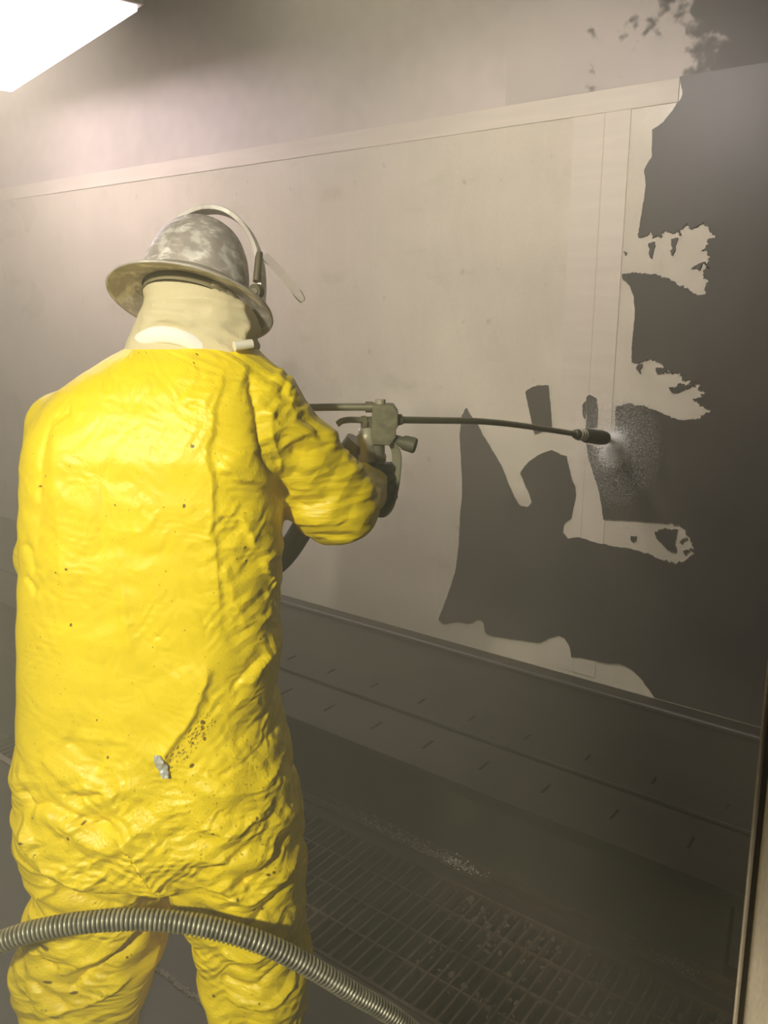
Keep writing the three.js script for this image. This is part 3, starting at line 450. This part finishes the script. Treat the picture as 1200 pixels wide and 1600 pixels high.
// --- the body inside: head with a face, neck, trunk, arms to the wrists, legs
const HEAD = loc(312, 480, -0.055);
const HAT = new THREE.Matrix4().compose(loc(300, 471, -0.03), new THREE.Quaternion().setFromEuler(new THREE.Euler(rad(-25), 0, rad(-8.5), 'ZXY')), V(1, 1, 1.08)), intoHat = HAT.clone().invert(), hv = V();
const underHat = (x, y, z, r) => { hv.set(x, y, z).applyMatrix4(intoHat); return hv.y < -0.004 ? -1 : Math.hypot(hv.x, hv.z, hv.y * 0.66) - r; };   // head and hood stay inside the dome
{
  const turn = rad(-28), fx = -Math.sin(-turn) , fz = -Math.cos(turn);     // facing right and away
  const face = V(Math.sin(rad(28)), -0.3, -Math.cos(rad(28))).normalize(), sideways = V(Math.cos(rad(28)), 0, Math.sin(rad(28))), up = V().crossVectors(sideways, face).normalize();
  const q = (f, s, u) => HEAD.clone().addScaledVector(face, f).addScaledVector(sideways, s).addScaledVector(up, u);
  const skull = ball(q(0, 0, 0.03), 0.074, 0.098, 0.084), jaw = ball(q(0.03, 0, -0.045), 0.056, 0.06, 0.058);
  const nose = capsule(q(0.088, 0, 0.02), q(0.105, 0, -0.012), 0.007, 0.012), brow = capsule(q(0.082, -0.035, 0.035), q(0.082, 0.035, 0.035), 0.009, 0.009), chin = ball(q(0.075, 0, -0.085), 0.02, 0.016, 0.018);
  const lips = capsule(q(0.088, -0.018, -0.045), q(0.088, 0.018, -0.045), 0.006, 0.006), earA = ball(q(-0.005, 0.078, 0.0), 0.01, 0.028, 0.018), earB = ball(q(-0.005, -0.078, 0.0), 0.01, 0.028, 0.018);
  const eyeA = ball(q(0.078, 0.032, 0.018), 0.012, 0.012, 0.012), eyeB = ball(q(0.078, -0.032, 0.018), 0.012, 0.012, 0.012);
  const neck = capsule(loc(305, 600, -0.02), q(-0.01, 0, -0.06), 0.062, 0.056);
  const trunk = (x, y, z) => torso(x, y, z) + 0.022, inLegL = (x, y, z) => legL(x, y, z) + 0.03, inLegR = (x, y, z) => legR(x, y, z) + 0.03;
  const armIn = chain([loc(404, 645, -0.01), loc(519, 782, -0.09), loc(574, 763, -0.275), loc(588, 752, -0.3)], [0.05, 0.045, 0.03, 0.027], 0.02), armIn2 = chain([loc(98, 672, -0.01), loc(76, 868, -0.02), loc(235, 850, -0.26), loc(262, 846, -0.29)], [0.042, 0.034, 0.03, 0.026], 0.02);
  const bodyField = (x, y, z) => { let d = smin(trunk(x, y, z), smin(inLegL(x, y, z), inLegR(x, y, z), 0.01), 0.03); d = smin(d, neck(x, y, z), 0.03); d = smin(d, armIn(x, y, z), 0.02); d = smin(d, armIn2(x, y, z), 0.02);
    let h = smin(skull(x, y, z), jaw(x, y, z), 0.03); for (const e of [nose, brow, chin, lips, earA, earB]) h = smin(h, e(x, y, z), 0.008); h = Math.max(h, -Math.min(eyeA(x, y, z), eyeB(x, y, z)) - 0.004); return Math.max(smin(d, h, 0.02), underHat(x, y, z, 0.072)); };
  const g = netSurface(bodyField, V(-0.32, HEM, -0.36), V(0.4, 1.84, 0.24), 0.008); roundUV(g, 0.15);
  person.geometry = g; person.material = std({ color: 0xb98a6c, roughness: 0.6 }); person.castShadow = person.receiveShadow = true;
  for (const e of [0.032, -0.032]) { const s = new THREE.SphereGeometry(0.0115, 16, 12); s.translate(...q(0.074, e, 0.018).toArray()); mesh('eye', s, std({ color: 0xe8e4dc, roughness: 0.2 }), person); }
  // cream hood: over skull and neck, open at the face
  const hoodIn = loft([[440, 232, 384, 0.088, -0.055], [468, 236, 398, 0.09, -0.05], [490, 224, 401, 0.09, -0.046], [510, 216, 401, 0.088, -0.042], [530, 206, 398, 0.088, -0.038], [560, 196, 404, 0.09, -0.035]]);
  const opening = ball(q(0.11, 0, -0.01), 0.055, 0.07, 0.055);
  const hoodField = (x, y, z) => Math.max(smin(hoodIn(x, y, z), skull(x, y, z) - 0.008, 0.03), -opening(x, y, z), underHat(x, y, z, 0.077));
  const hf = [[[240, 478], [290, 484], [345, 512], [385, 545]], [[225, 495], [280, 500], [330, 528], [360, 550]], [[262, 468], [320, 466], [370, 480]], [[222, 512], [262, 497], [300, 505]], [[330, 490], [372, 505], [398, 530]], [[372, 480], [380, 505], [372, 535]]].map((l) => l.map(([a, b]) => { const p = loc(a, b, 0.04); return [p.x, p.y]; }));
  const hood = pushOut(netSurface(hoodField, V(-0.12, 1.5, -0.2), V(0.2, 1.84, 0.09), 0.004), (x, y, z, nx, ny, nz) => {
    let h = 0.0022 * (ridge(x * 16 + y * 20, y * 30 - x * 14, z * 9, 2) - 0.3);
    if (nz > -0.2) for (const l of hf) { let best = 1; for (let i = 0; i < l.length - 1; i++) { const [ax, ay] = l[i], [bx, by] = l[i + 1], t = clamp(((x - ax) * (bx - ax) + (y - ay) * (by - ay)) / ((bx - ax) ** 2 + (by - ay) ** 2), 0, 1); best = Math.min(best, Math.hypot(x - lerp(ax, bx, t), y - lerp(ay, by, t))); } h += 0.0055 * Math.exp(-((best / 0.006) ** 1.4)); }
    return h;
  });
  roundUV(hood, 0.09, 0.04, -0.05);
  const weave = texture(256, 256, (u, v) => 0.5 + 0.2 * Math.sin(u * 220) * Math.sin(v * 220) + 0.3 * noise(u * 60, v * 60, 1), { color: false, rx: 1 / 0.08, ry: 1 / 0.08 });
  mesh('hood', hood, std({ color: 0xd9cba2, roughness: 0.85, bumpMap: weave, bumpScale: 0.0006 }), person, 'cream cloth hood wrapped round the neck');
  // white collar showing between hood and coverall
  const ring = [], C = loc(300, 531, -0.035); for (let i = 0; i < 40; i++) { const t = (i / 40) * Math.PI * 2, s = Math.sin(t), q = Math.cos(t); ring.push(V(C.x - 0.004 + 0.095 * s, C.y - 0.008 - 0.012 * s + 0.012 * q - 0.02 * s * s, C.z + 0.086 * q)); }
  const cg = new THREE.TubeGeometry(new THREE.CatmullRomCurve3(ring, true), 90, 0.0066, 12, true); cg.translate(0, -C.y, 0); cg.scale(1, 2.0, 1); cg.translate(0, C.y, 0); cg.computeVertexNormals();
  mesh('collar', cg, std({ color: 0xf4f1e8, roughness: 0.8 }), person, 'white collar between hood and coverall');
  mesh('hood_toggle', between(loc(366, 541, 0.05), loc(394, 537, 0.035), 0.0075, 0.007), std({ color: 0xe9e2cf, roughness: 0.6 }), person, 'small pale toggle at the neckline');
}
// --- gloves (five bent fingers each) and boots
const gloveMat = std({ color: 0x2b2a22, roughness: 0.65 });
const gripA = loc(590, 700, -0.31), gripB = loc(596, 800, -0.31);          // the lance's handle, in the person's axes
function glove(c, axis, out, inward, wrist, name) {                        // c centre of the held bar, axis along it, out from the bar to the palm
  const parts = [], q = (a, o, s) => c.clone().addScaledVector(axis, a).addScaledVector(out, o).addScaledVector(inward, s), R = 0.026;
  parts.push(chain([q(0.032, R + 0.006, 0), q(-0.032, R + 0.006, 0)], [0.021, 0.02], 0.01), capsule(q(0, R + 0.012, 0), wrist, 0.024, 0.03), capsule(q(0.0, R + 0.006, -0.012), q(0, R + 0.006, 0.014), 0.026, 0.022));
  [[0.034, 1, 0.0098], [0.012, 1.06, 0.0102], [-0.011, 1, 0.0098], [-0.033, 0.86, 0.0088]].forEach(([a, len, r], i) => {
    const pts = [q(a, R, 0.006)]; for (const t of [0.75, 1.5, 2.35, 3.1]) { const th = t * len; pts.push(q(a + 0.002 * i, Math.cos(th) * R, Math.sin(th) * R * 1.05)); }
    parts.push(chain(pts, [r + 0.002, r + 0.001, r, r - 0.0006, r - 0.0018], 0.003));
  });
  parts.push(chain([q(0.03, R * 0.8, -0.014), q(0.045, 0.006, -0.024), q(0.04, -0.018, -0.022), q(0.03, -0.03, -0.012)], [0.0125, 0.0115, 0.0105, 0.0085], 0.004));
  const f = (x, y, z) => { let d = parts[0](x, y, z); for (let i = 1; i < 3; i++) d = smin(d, parts[i](x, y, z), 0.015); for (let i = 3; i < parts.length; i++) d = smin(d, parts[i](x, y, z), 0.0035); return d; };
  const s = 0.12, g = netSurface(f, V(c.x - s, c.y - s, c.z - s), V(c.x + s, c.y + s, c.z + s), 0.0032);
  pushOut(g, (x, y, z) => 0.0008 * noise(x * 120, y * 120, z * 120)); roundUV(g, 0.03, c.x, c.z); mesh(name, g, gloveMat, person, 'dark rubber glove');
}
const HOSE_HOLD = loc(285, 846, -0.30);
{
  const mid = gripA.clone().lerp(gripB, 0.56), axis = gripA.clone().sub(gripB).normalize(), out = CUFF.clone().sub(mid); out.addScaledVector(axis, -out.dot(axis)).normalize();
  glove(mid, axis, out, V().crossVectors(axis, out).normalize(), CUFF.clone().lerp(mid, 0.1), 'glove');
  const w = loc(240, 850, -0.262), ax = V(0.75, -0.5, 0).normalize(), o2 = w.clone().sub(HOSE_HOLD); o2.addScaledVector(ax, -o2.dot(ax)).normalize();
  glove(HOSE_HOLD, ax, o2, V().crossVectors(ax, o2).normalize(), w, 'glove');
  for (const px of [131, 397]) {
    const a = loc(px, 1832), foot = chain([V(a.x, a.y + 0.05, 0), V(a.x, 0.07, 0.005), V(a.x + 0.005, 0.052, -0.08), V(a.x + 0.01, 0.04, -0.19)], [0.058, 0.055, 0.05, 0.042], 0.03);
    const g = netSurface((x, y, z) => Math.max(smin(foot(x, y, z), foot(x, y, z), 0.01), -y + 0.001, y - a.y - 0.06), V(a.x - 0.12, -0.01, -0.27), V(a.x + 0.12, a.y + 0.1, 0.1), 0.006); roundUV(g, 0.05, a.x, -0.05);
    mesh('boot', g, std({ color: 0x26241f, roughness: 0.5 }), person, 'dark rubber boot');
  }
}
// --- hard hat: worn metal dome and full brim, a bowed shield frame, a clear shield tipped up
{
  const c = loc(300, 471, -0.03), hatTex = texture(1024, 256, (u, v) => {
    const x = u * 26, y = v * 7, a = fbm(x * 0.7, y * 1.1, 2, 5), pale = sstep(-0.08, 0.28, fbm(x * 0.8 + 9, y * 1.3, 7, 5)), scr = sstep(0.5, 0.62, ridge(x * 0.9 + 2, y * 2.6, 4, 3)) * sstep(-0.1, 0.2, noise(x * 0.5, y * 0.8, 6));
    const k = 1 + 0.2 * a, w = clamp(pale * 0.75 + 0.5 * scr, 0, 1); return [lerp(184, 244, w) * k, lerp(173, 237, w) * k, lerp(164, 228, w) * k];
  });
  const metal = std({ map: hatTex, roughness: 0.5, metalness: 0.12, bumpMap: hatTex, bumpScale: 0.0012, side: THREE.DoubleSide });
  const dull = std({ color: 0x8c8060, roughness: 0.7, side: THREE.DoubleSide }), bright = std({ map: hatTex, color: 0xffffff, roughness: 0.35, metalness: 0.2 });
  const prof = []; for (let i = 0; i <= 26; i++) { const t = (i / 26) * Math.PI / 2; prof.push(new THREE.Vector2(Math.max(0.087 * Math.pow(Math.cos(t), 0.78), 1e-4), 0.008 + 0.13 * Math.pow(Math.sin(t), 0.92))); }
  const shell = mesh('hard_hat', new THREE.LatheGeometry(prof, 64).rotateY(Math.PI), metal, person, 'worn grey metal hard hat with pale scuffs');
  shell.position.copy(c); shell.rotation.set(rad(-25), 0, rad(-8.5), 'ZXY'); shell.scale.set(1, 1, 1.08);
  const brim = [[0.086, 0.0105], [0.1, 0.007], [0.115, 0.0015], [0.1265, -0.004], [0.1315, -0.005], [0.1325, -0.008], [0.13, -0.0095], [0.1255, -0.0075], [0.1, 0.003], [0.08, 0.008]].map(([r, y]) => new THREE.Vector2(r, y));
  mesh('brim', new THREE.LatheGeometry(brim, 72).rotateY(Math.PI), metal, shell);
  mesh('hat_band', new THREE.LatheGeometry([[0.0875, 0.009], [0.0895, 0.011], [0.0898, 0.019], [0.0875, 0.0215]].map(([r, y]) => new THREE.Vector2(r, y)), 64), std({ color: 0x8f8676, roughness: 0.6, metalness: 0.1, side: THREE.DoubleSide }), shell, 'dark band round the foot of the dome');
  mesh('head_band', new THREE.LatheGeometry([[0.076, 0.02], [0.078, -0.004], [0.0775, -0.006], [0.0745, 0.02]].map(([r, y]) => new THREE.Vector2(r, y)), 48), dull, shell, 'dull lining band inside the hat');
  // bowed frame standing over the dome
  const bowShape = (z0, z1, r, thick) => { const s = new THREE.Shape(), N = 40, P = (k, rr) => { const t = lerp(-0.02, Math.PI, k); return [0.012 + (0.093 + rr) * Math.cos(t), 0.012 + (0.139 + rr) * Math.pow(Math.max(Math.sin(t), 0), 0.9)]; };
    for (let i = 0; i <= N; i++) s[i ? 'lineTo' : 'moveTo'](...P(i / N, 0)); for (let i = N; i >= 0; i--) s.lineTo(...P(i / N, thick)); const g = new THREE.ExtrudeGeometry(s, { depth: z1 - z0, bevelEnabled: true, bevelSize: 0.0008, bevelThickness: 0.0008, bevelSegments: 1 }); g.translate(0, 0, z0); return g; };
  const bow = mesh('shield_frame', bowShape(-0.034, -0.01, 0, 0.006), bright, shell, 'bright bowed metal frame of the face shield'); bow.rotation.set(rad(14), rad(-12), rad(3));
  const toShell = (px, py, z) => { shell.updateMatrix(); return loc(px, py, z).applyMatrix4(shell.matrix.clone().invert()); };
  mesh('pivot', merge([between(toShell(397, 455, 0.0), toShell(404, 455, -0.012), 0.011), between(toShell(397, 455, 0.004), toShell(398, 455, 0.0), 0.005), between(toShell(401, 440, -0.02), toShell(405, 395, -0.04), 0.006)]), std({ color: 0x766d58, roughness: 0.5, metalness: 0.4 }), shell, 'pivot of the face shield');
  // clear shield: a bent sheet, its near edge seen from the side
  const pos = [], idx = [], nU = 20, nV = 24, uvs = [];
  for (let j = 0; j <= nV; j++) for (let i = 0; i <= nU; i++) {
    const v = j / nV, u = i / nU, cut = 0.16 * Math.pow(Math.abs(2 * v - 1), 5), w = u * (1 - cut), p = toShell(lerp(407, 468, w) + 11 * v, lerp(402, 474, w) - 7 * v - 4 * Math.sin(w * Math.PI), -0.05 - 0.02 * w - 0.12 * v);
    pos.push(p.x, p.y, p.z); uvs.push(u, v);
  }
  for (let j = 0; j < nV; j++) for (let i = 0; i < nU; i++) { const a = j * (nU + 1) + i, b = a + nU + 1; idx.push(a, a + 1, b, b, a + 1, b + 1); }
  const sg = new THREE.BufferGeometry(); sg.setAttribute('position', new THREE.Float32BufferAttribute(pos, 3)); sg.setAttribute('uv', new THREE.Float32BufferAttribute(uvs, 2)); sg.setIndex(idx); sg.computeVertexNormals();
  mesh('face_shield', sg, phys({ color: 0xf6f4ea, roughness: 0.3, transmission: 0.92, thickness: 0, ior: 1.5, side: THREE.DoubleSide }), shell, 'clear face shield tipped up');
  const edge = []; for (let i = 0; i <= nU; i++) edge.push(V(pos[3 * i], pos[3 * i + 1], pos[3 * i + 2]));
  const rim = []; for (let j = 0; j <= nV; j++) { const k = 3 * (j * (nU + 1) + nU); rim.push(V(pos[k], pos[k + 1], pos[k + 2])); }
  mesh('shield_rim', merge([tube(edge, 0.0007, 30, 6), tube(rim, 0.0012, 30, 6)]), std({ color: 0xcfcab8, roughness: 0.35 }), shell, 'thin rim of the clear shield');
}

// ---------------------------------------------------------------- the water lance
{
  const D = AT + 0.3, base = atDepth(600, 690, D), gun = thing('water_lance', 'grimy metal high-pressure water lance held at the right elbow, its nozzle at the wall', 'lance', base);
  const G = (px, py, back = 0) => atDepth(px, py, D - back).sub(base);    // in the lance's own place; back is towards the camera
  const S = D / FOCAL / Math.cos(PITCH) * 1.03;                           // metres per pixel of the photograph there
  const gunTex = texture(256, 256, (u, v) => { const a = fbm(u * 6, v * 6, 3, 4), k = 1 + 0.45 * a; return [126 * k, 122 * k, 96 * k]; }, { rx: 12, ry: 12 });
  const grimy = std({ map: gunTex, roughness: 0.5, metalness: 0.35 }), worn = std({ color: 0xc0baa0, roughness: 0.4, metalness: 0.3 }), dark = std({ color: 0x66644f, roughness: 0.55, metalness: 0.15 });
  // valve block: cut-cornered, as deep as it is wide
  const sh = new THREE.Shape(); [[584, 632], [614, 633], [620, 642], [620, 664], [617, 668], [617, 680], [608, 692], [584, 690], [581, 676]].forEach(([x, y], i) => { const p = G(x, y); sh[i ? 'lineTo' : 'moveTo'](p.dot(RIGHT), p.y); });
  const blockG = new THREE.ExtrudeGeometry(sh, { depth: 0.045, bevelEnabled: true, bevelSize: 0.002, bevelThickness: 0.002, bevelSegments: 2 }); blockG.translate(0, 0, -0.0225); blockG.rotateY(YAW); metreUV(blockG);
  const block = mesh('valve_block', blockG, grimy, gun, 'dull square valve block');
  mesh('cap_bolt', merge([between(G(594, 634), G(594, 624), 8 * S, 8 * S, 6), between(G(594, 634, -0.012), G(594, 630, -0.012), 11 * S, 11 * S, 18)]), worn, block);
  mesh('stock_tube', merge([tube([G(425, 640, 0), G(470, 637), G(540, 636), G(576, 636)], 5.5 * S, 30, 14), between(G(571, 636), G(583, 636), 8 * S, 8 * S, 6)]), grimy, gun, 'round stock tube running back to the shoulder');
  mesh('lever', merge([tube([G(527, 663, 0.02), G(534, 658, 0.02), G(548, 656, 0.012), G(568, 657, 0.004), G(584, 660)], 4.6 * S, 30, 12), between(G(565, 659, 0.006), G(572, 659, 0.004), 9 * S, 9 * S, 16), between(G(575, 660, 0.003), G(580, 660), 9 * S, 9 * S, 16)]), grimy, gun, 'bent lever tube with a threaded fitting');
  mesh('valve_body', merge([turned(G(572, 668, 0.005), G(575, 733, 0.005), [[0, 0], [0, 11 * S], [0.16, 12 * S], [0.18, 14.5 * S], [0.4, 14.5 * S], [0.42, 11 * S], [0.62, 11 * S], [0.64, 14 * S], [0.78, 14 * S], [0.86, 12 * S], [1, 10 * S], [1, 0]], 20)]), worn, gun, 'stepped valve body under the block');
  mesh('hex_nut', merge([between(G(590, 690), G(590, 712), 11 * S, 11 * S, 6), turned(G(590, 710), G(590, 728), [[0, 0], [0, 13 * S], [0.5, 13 * S], [1, 7 * S], [1, 0]], 18)]), dark, gun);
  mesh('side_knob', turned(G(612, 686), G(650, 697, 0.01), [[0, 0], [0, 8 * S], [0.4, 8 * S], [0.5, 11 * S], [0.92, 12 * S], [1, 10 * S], [1, 0]], 20), dark, gun, 'stub handle pointing right');
  mesh('grip', turned(G(591, 722), G(596, 806), [[0, 0], [0, 10 * S], [0.1, 12 * S], [0.5, 13 * S], [0.9, 12.5 * S], [1, 9 * S], [1, 0]], 18), dark, gun, 'upright grip held in the glove');
  { // flat curved guard before the grip
    const path = new THREE.CatmullRomCurve3([G(604, 688), G(614, 694), G(620, 712), G(619, 738), G(615, 765), G(608, 790), G(598, 803), G(588, 806)], false, 'catmullrom', 0.5), s = new THREE.Shape([new THREE.Vector2(-0.002, -0.0125), new THREE.Vector2(0.002, -0.0125), new THREE.Vector2(0.002, 0.0125), new THREE.Vector2(-0.002, 0.0125)]);
    const N = 40, pos = [], idx = [];
    for (let i = 0; i <= N; i++) { const p = path.getPoint(i / N), t = path.getTangent(i / N), wide = RIGHT.clone().multiplyScalar(0.62).addScaledVector(AHEAD, -0.78).normalize(), nrm = V().crossVectors(t, wide).normalize(); for (const [a, b] of [[-0.0022, -0.013], [0.0022, -0.013], [0.0022, 0.013], [-0.0022, 0.013]]) { const q = p.clone().addScaledVector(nrm, a).addScaledVector(wide, b); pos.push(q.x, q.y, q.z); } }
    for (let i = 0; i < N; i++) for (let k = 0; k < 4; k++) { const a = i * 4 + k, b = i * 4 + ((k + 1) % 4); idx.push(a, b, a + 4, b, b + 4, a + 4); }
    idx.push(0, 2, 1, 0, 3, 2, N * 4, N * 4 + 1, N * 4 + 2, N * 4, N * 4 + 2, N * 4 + 3);
    let g = new THREE.BufferGeometry(); g.setAttribute('position', new THREE.Float32BufferAttribute(pos, 3)); g.setIndex(idx); g = g.toNonIndexed(); g.computeVertexNormals(); metreUV(g);
    mesh('trigger_guard', g, std({ color: 0xb0ac90, roughness: 0.4, metalness: 0.3, side: THREE.DoubleSide }), gun, 'flat curved guard in front of the grip');
  }
  // lance tube droops towards the wall and away from the camera
  const far = [[622, 656, 0], [690, 657, -0.11], [745, 658, -0.2], [800, 663, -0.31], [855, 671, -0.42], [905, 679, -0.52]], L = far.map(([x, y, b]) => G(x, y, b));
  mesh('lance_tube', tube(L, 0.0072, 60, 14), grimy, gun, 'long thin tube bending down to the nozzle');
  mesh('tube_fitting', turned(G(619, 656), G(628, 656, -0.01), [[0, 0], [0, 9 * S], [0.7, 9 * S], [1, 6 * S], [1, 0]], 6), dark, gun);
  const n0 = G(898, 678, -0.505), n1 = G(948, 685, -0.60);
  const nozzle = mesh('nozzle', turned(n0, n1, [[0, 0], [0, 0.011], [0.08, 0.0135], [0.28, 0.0145], [0.3, 0.0165], [0.34, 0.019], [0.8, 0.02], [0.95, 0.0175], [1, 0.012], [1, 0]], 26), std({ color: 0x3f4034, roughness: 0.45, metalness: 0.2 }), gun, 'dark rounded nozzle');
  mesh('nozzle_collar', merge([0.1, 0.17, 0.24].map((t) => turned(n0.clone().lerp(n1, t), n0.clone().lerp(n1, t + 0.05), [[0, 0.0135], [0.2, 0.0158], [0.8, 0.0158], [1, 0.0135]], 24))), worn, nozzle, 'worn threaded collar');
  // jet of water drops from the nozzle to the wall, and the drops thrown back
  const tip = n1.clone().add(base), hit = atZ(962, 688, Z0 + 0.01), drop = new THREE.IcosahedronGeometry(1, 1), N = 60000, m4 = new THREE.Matrix4(), q0 = new THREE.Quaternion(), im = new THREE.InstancedMesh(drop, std({ color: 0xf4f4f0, roughness: 0.4 }), N), dir = hit.clone().sub(tip);
  for (let i = 0; i < N; i++) {
    const g = () => rnd() + rnd() + rnd() - 1.5; let p, s;
    if (i < 16000) { const t = rnd(); p = tip.clone().addScaledVector(dir, t).add(V(g(), g(), g()).multiplyScalar(0.002 + 0.022 * t)); s = 0.0004 + 0.0006 * rnd(); }
    else { const r = 0.004 + 0.2 * Math.pow(rnd(), 2.9), a = rnd() * Math.PI * 2; p = hit.clone().add(V(Math.cos(a) * r * 0.8 + 0.01, Math.sin(a) * r - 0.04 * rnd(), 0.006 + 0.12 * rnd() * rnd())); s = (0.00035 + 0.0006 * rnd()) * (r < 0.06 ? 1.3 : 0.8); }
    im.setMatrixAt(i, m4.compose(p, q0, V(s, s, s)));
  }
  im.name = 'water_spray'; im.userData.kind = 'stuff'; tag(im, 'white spray of water drops between the nozzle and the wall'); scene.add(im);
}
// ---------------------------------------------------------------- hoses
{
  // black supply hose from the lance behind the sleeve, through the left glove and down
  const A = (px, py, z) => atDepth(px, py, AT - z), pts = [A(560, 690, -0.33), A(528, 735, -0.34), A(488, 800, -0.33), A(436, 876, -0.32), A(370, 905, -0.31), A(285, 846, -0.3), A(190, 900, -0.3), A(150, 1100, -0.26), A(165, 1350, -0.28), A(190, 1620, -0.3), A(215, 1850, -0.34)];
  const last = pts[pts.length - 1]; last.y = 0.03; pts.push(last.clone().addScaledVector(AHEAD, 0.35).setY(0.026));
  const h = thing('supply_hose', 'black rubber supply hose hanging below the right elbow beside the coverall', 'hose');
  mesh('hose_body', tube(pts, 0.024, 160, 16), std({ color: 0x3a372a, roughness: 0.6 }), h); mesh('end_fitting', between(pts[0], pts[0].clone().lerp(pts[1], 0.4), 0.027), std({ color: 0x6b6752, roughness: 0.4, metalness: 0.5 }), h);
}
{
  // ribbed metal hose bowed across in front of the camera side of the legs
  const A = (px, py, z) => atDepth(px, py, AT - z), ctl = [A(-260, 1610, 0.2), A(-120, 1528, 0.2), A(0, 1472, 0.2), A(80, 1449, 0.2), A(170, 1438, 0.2), A(250, 1438, 0.2), A(330, 1450, 0.2), A(410, 1474, 0.2), A(480, 1508, 0.19), A(550, 1550, 0.17), A(620, 1592, 0.14), A(700, 1660, 0.1)];
  const end = atY(860, 1800, 0.03); ctl.push(end);
  const path = new THREE.CatmullRomCurve3(ctl, false, 'catmullrom', 0.5), len = path.getLength(), pitch = 0.0076, rings = Math.round(len / pitch), N = rings * 6, M = 16, pos = [], col = [], idx = [], fr = path.computeFrenetFrames(N, false), c = new THREE.Color();
  for (let i = 0; i <= N; i++) {
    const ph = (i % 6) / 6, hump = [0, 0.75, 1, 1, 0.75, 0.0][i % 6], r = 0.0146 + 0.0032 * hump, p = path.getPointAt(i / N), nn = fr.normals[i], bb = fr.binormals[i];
    for (let k = 0; k < M; k++) { const t = (k / M) * Math.PI * 2, o = nn.clone().multiplyScalar(Math.cos(t) * r).addScaledVector(bb, Math.sin(t) * r); pos.push(p.x + o.x, p.y + o.y, p.z + o.z); const worn = hump * (0.7 + 0.5 * noise(i * 0.05, k * 0.7, 2)), g = lerp(0.025, 0.6, clamp(worn, 0, 1)); c.setRGB(g * 1.05, g, g * 0.72); col.push(c.r, c.g, c.b); }  // worn ridges, with highlights and groove shade also painted into the vertex colours
  }
  for (let i = 0; i < N; i++) for (let k = 0; k < M; k++) { const a = i * M + k, b = i * M + ((k + 1) % M); idx.push(a, a + M, b, b, a + M, b + M); }
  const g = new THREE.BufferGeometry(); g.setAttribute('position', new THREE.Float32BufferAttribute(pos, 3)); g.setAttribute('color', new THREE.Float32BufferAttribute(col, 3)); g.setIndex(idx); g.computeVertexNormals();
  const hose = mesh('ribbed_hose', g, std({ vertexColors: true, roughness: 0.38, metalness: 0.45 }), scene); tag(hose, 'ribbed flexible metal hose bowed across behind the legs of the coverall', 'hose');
}
renderer.render(scene, camera);
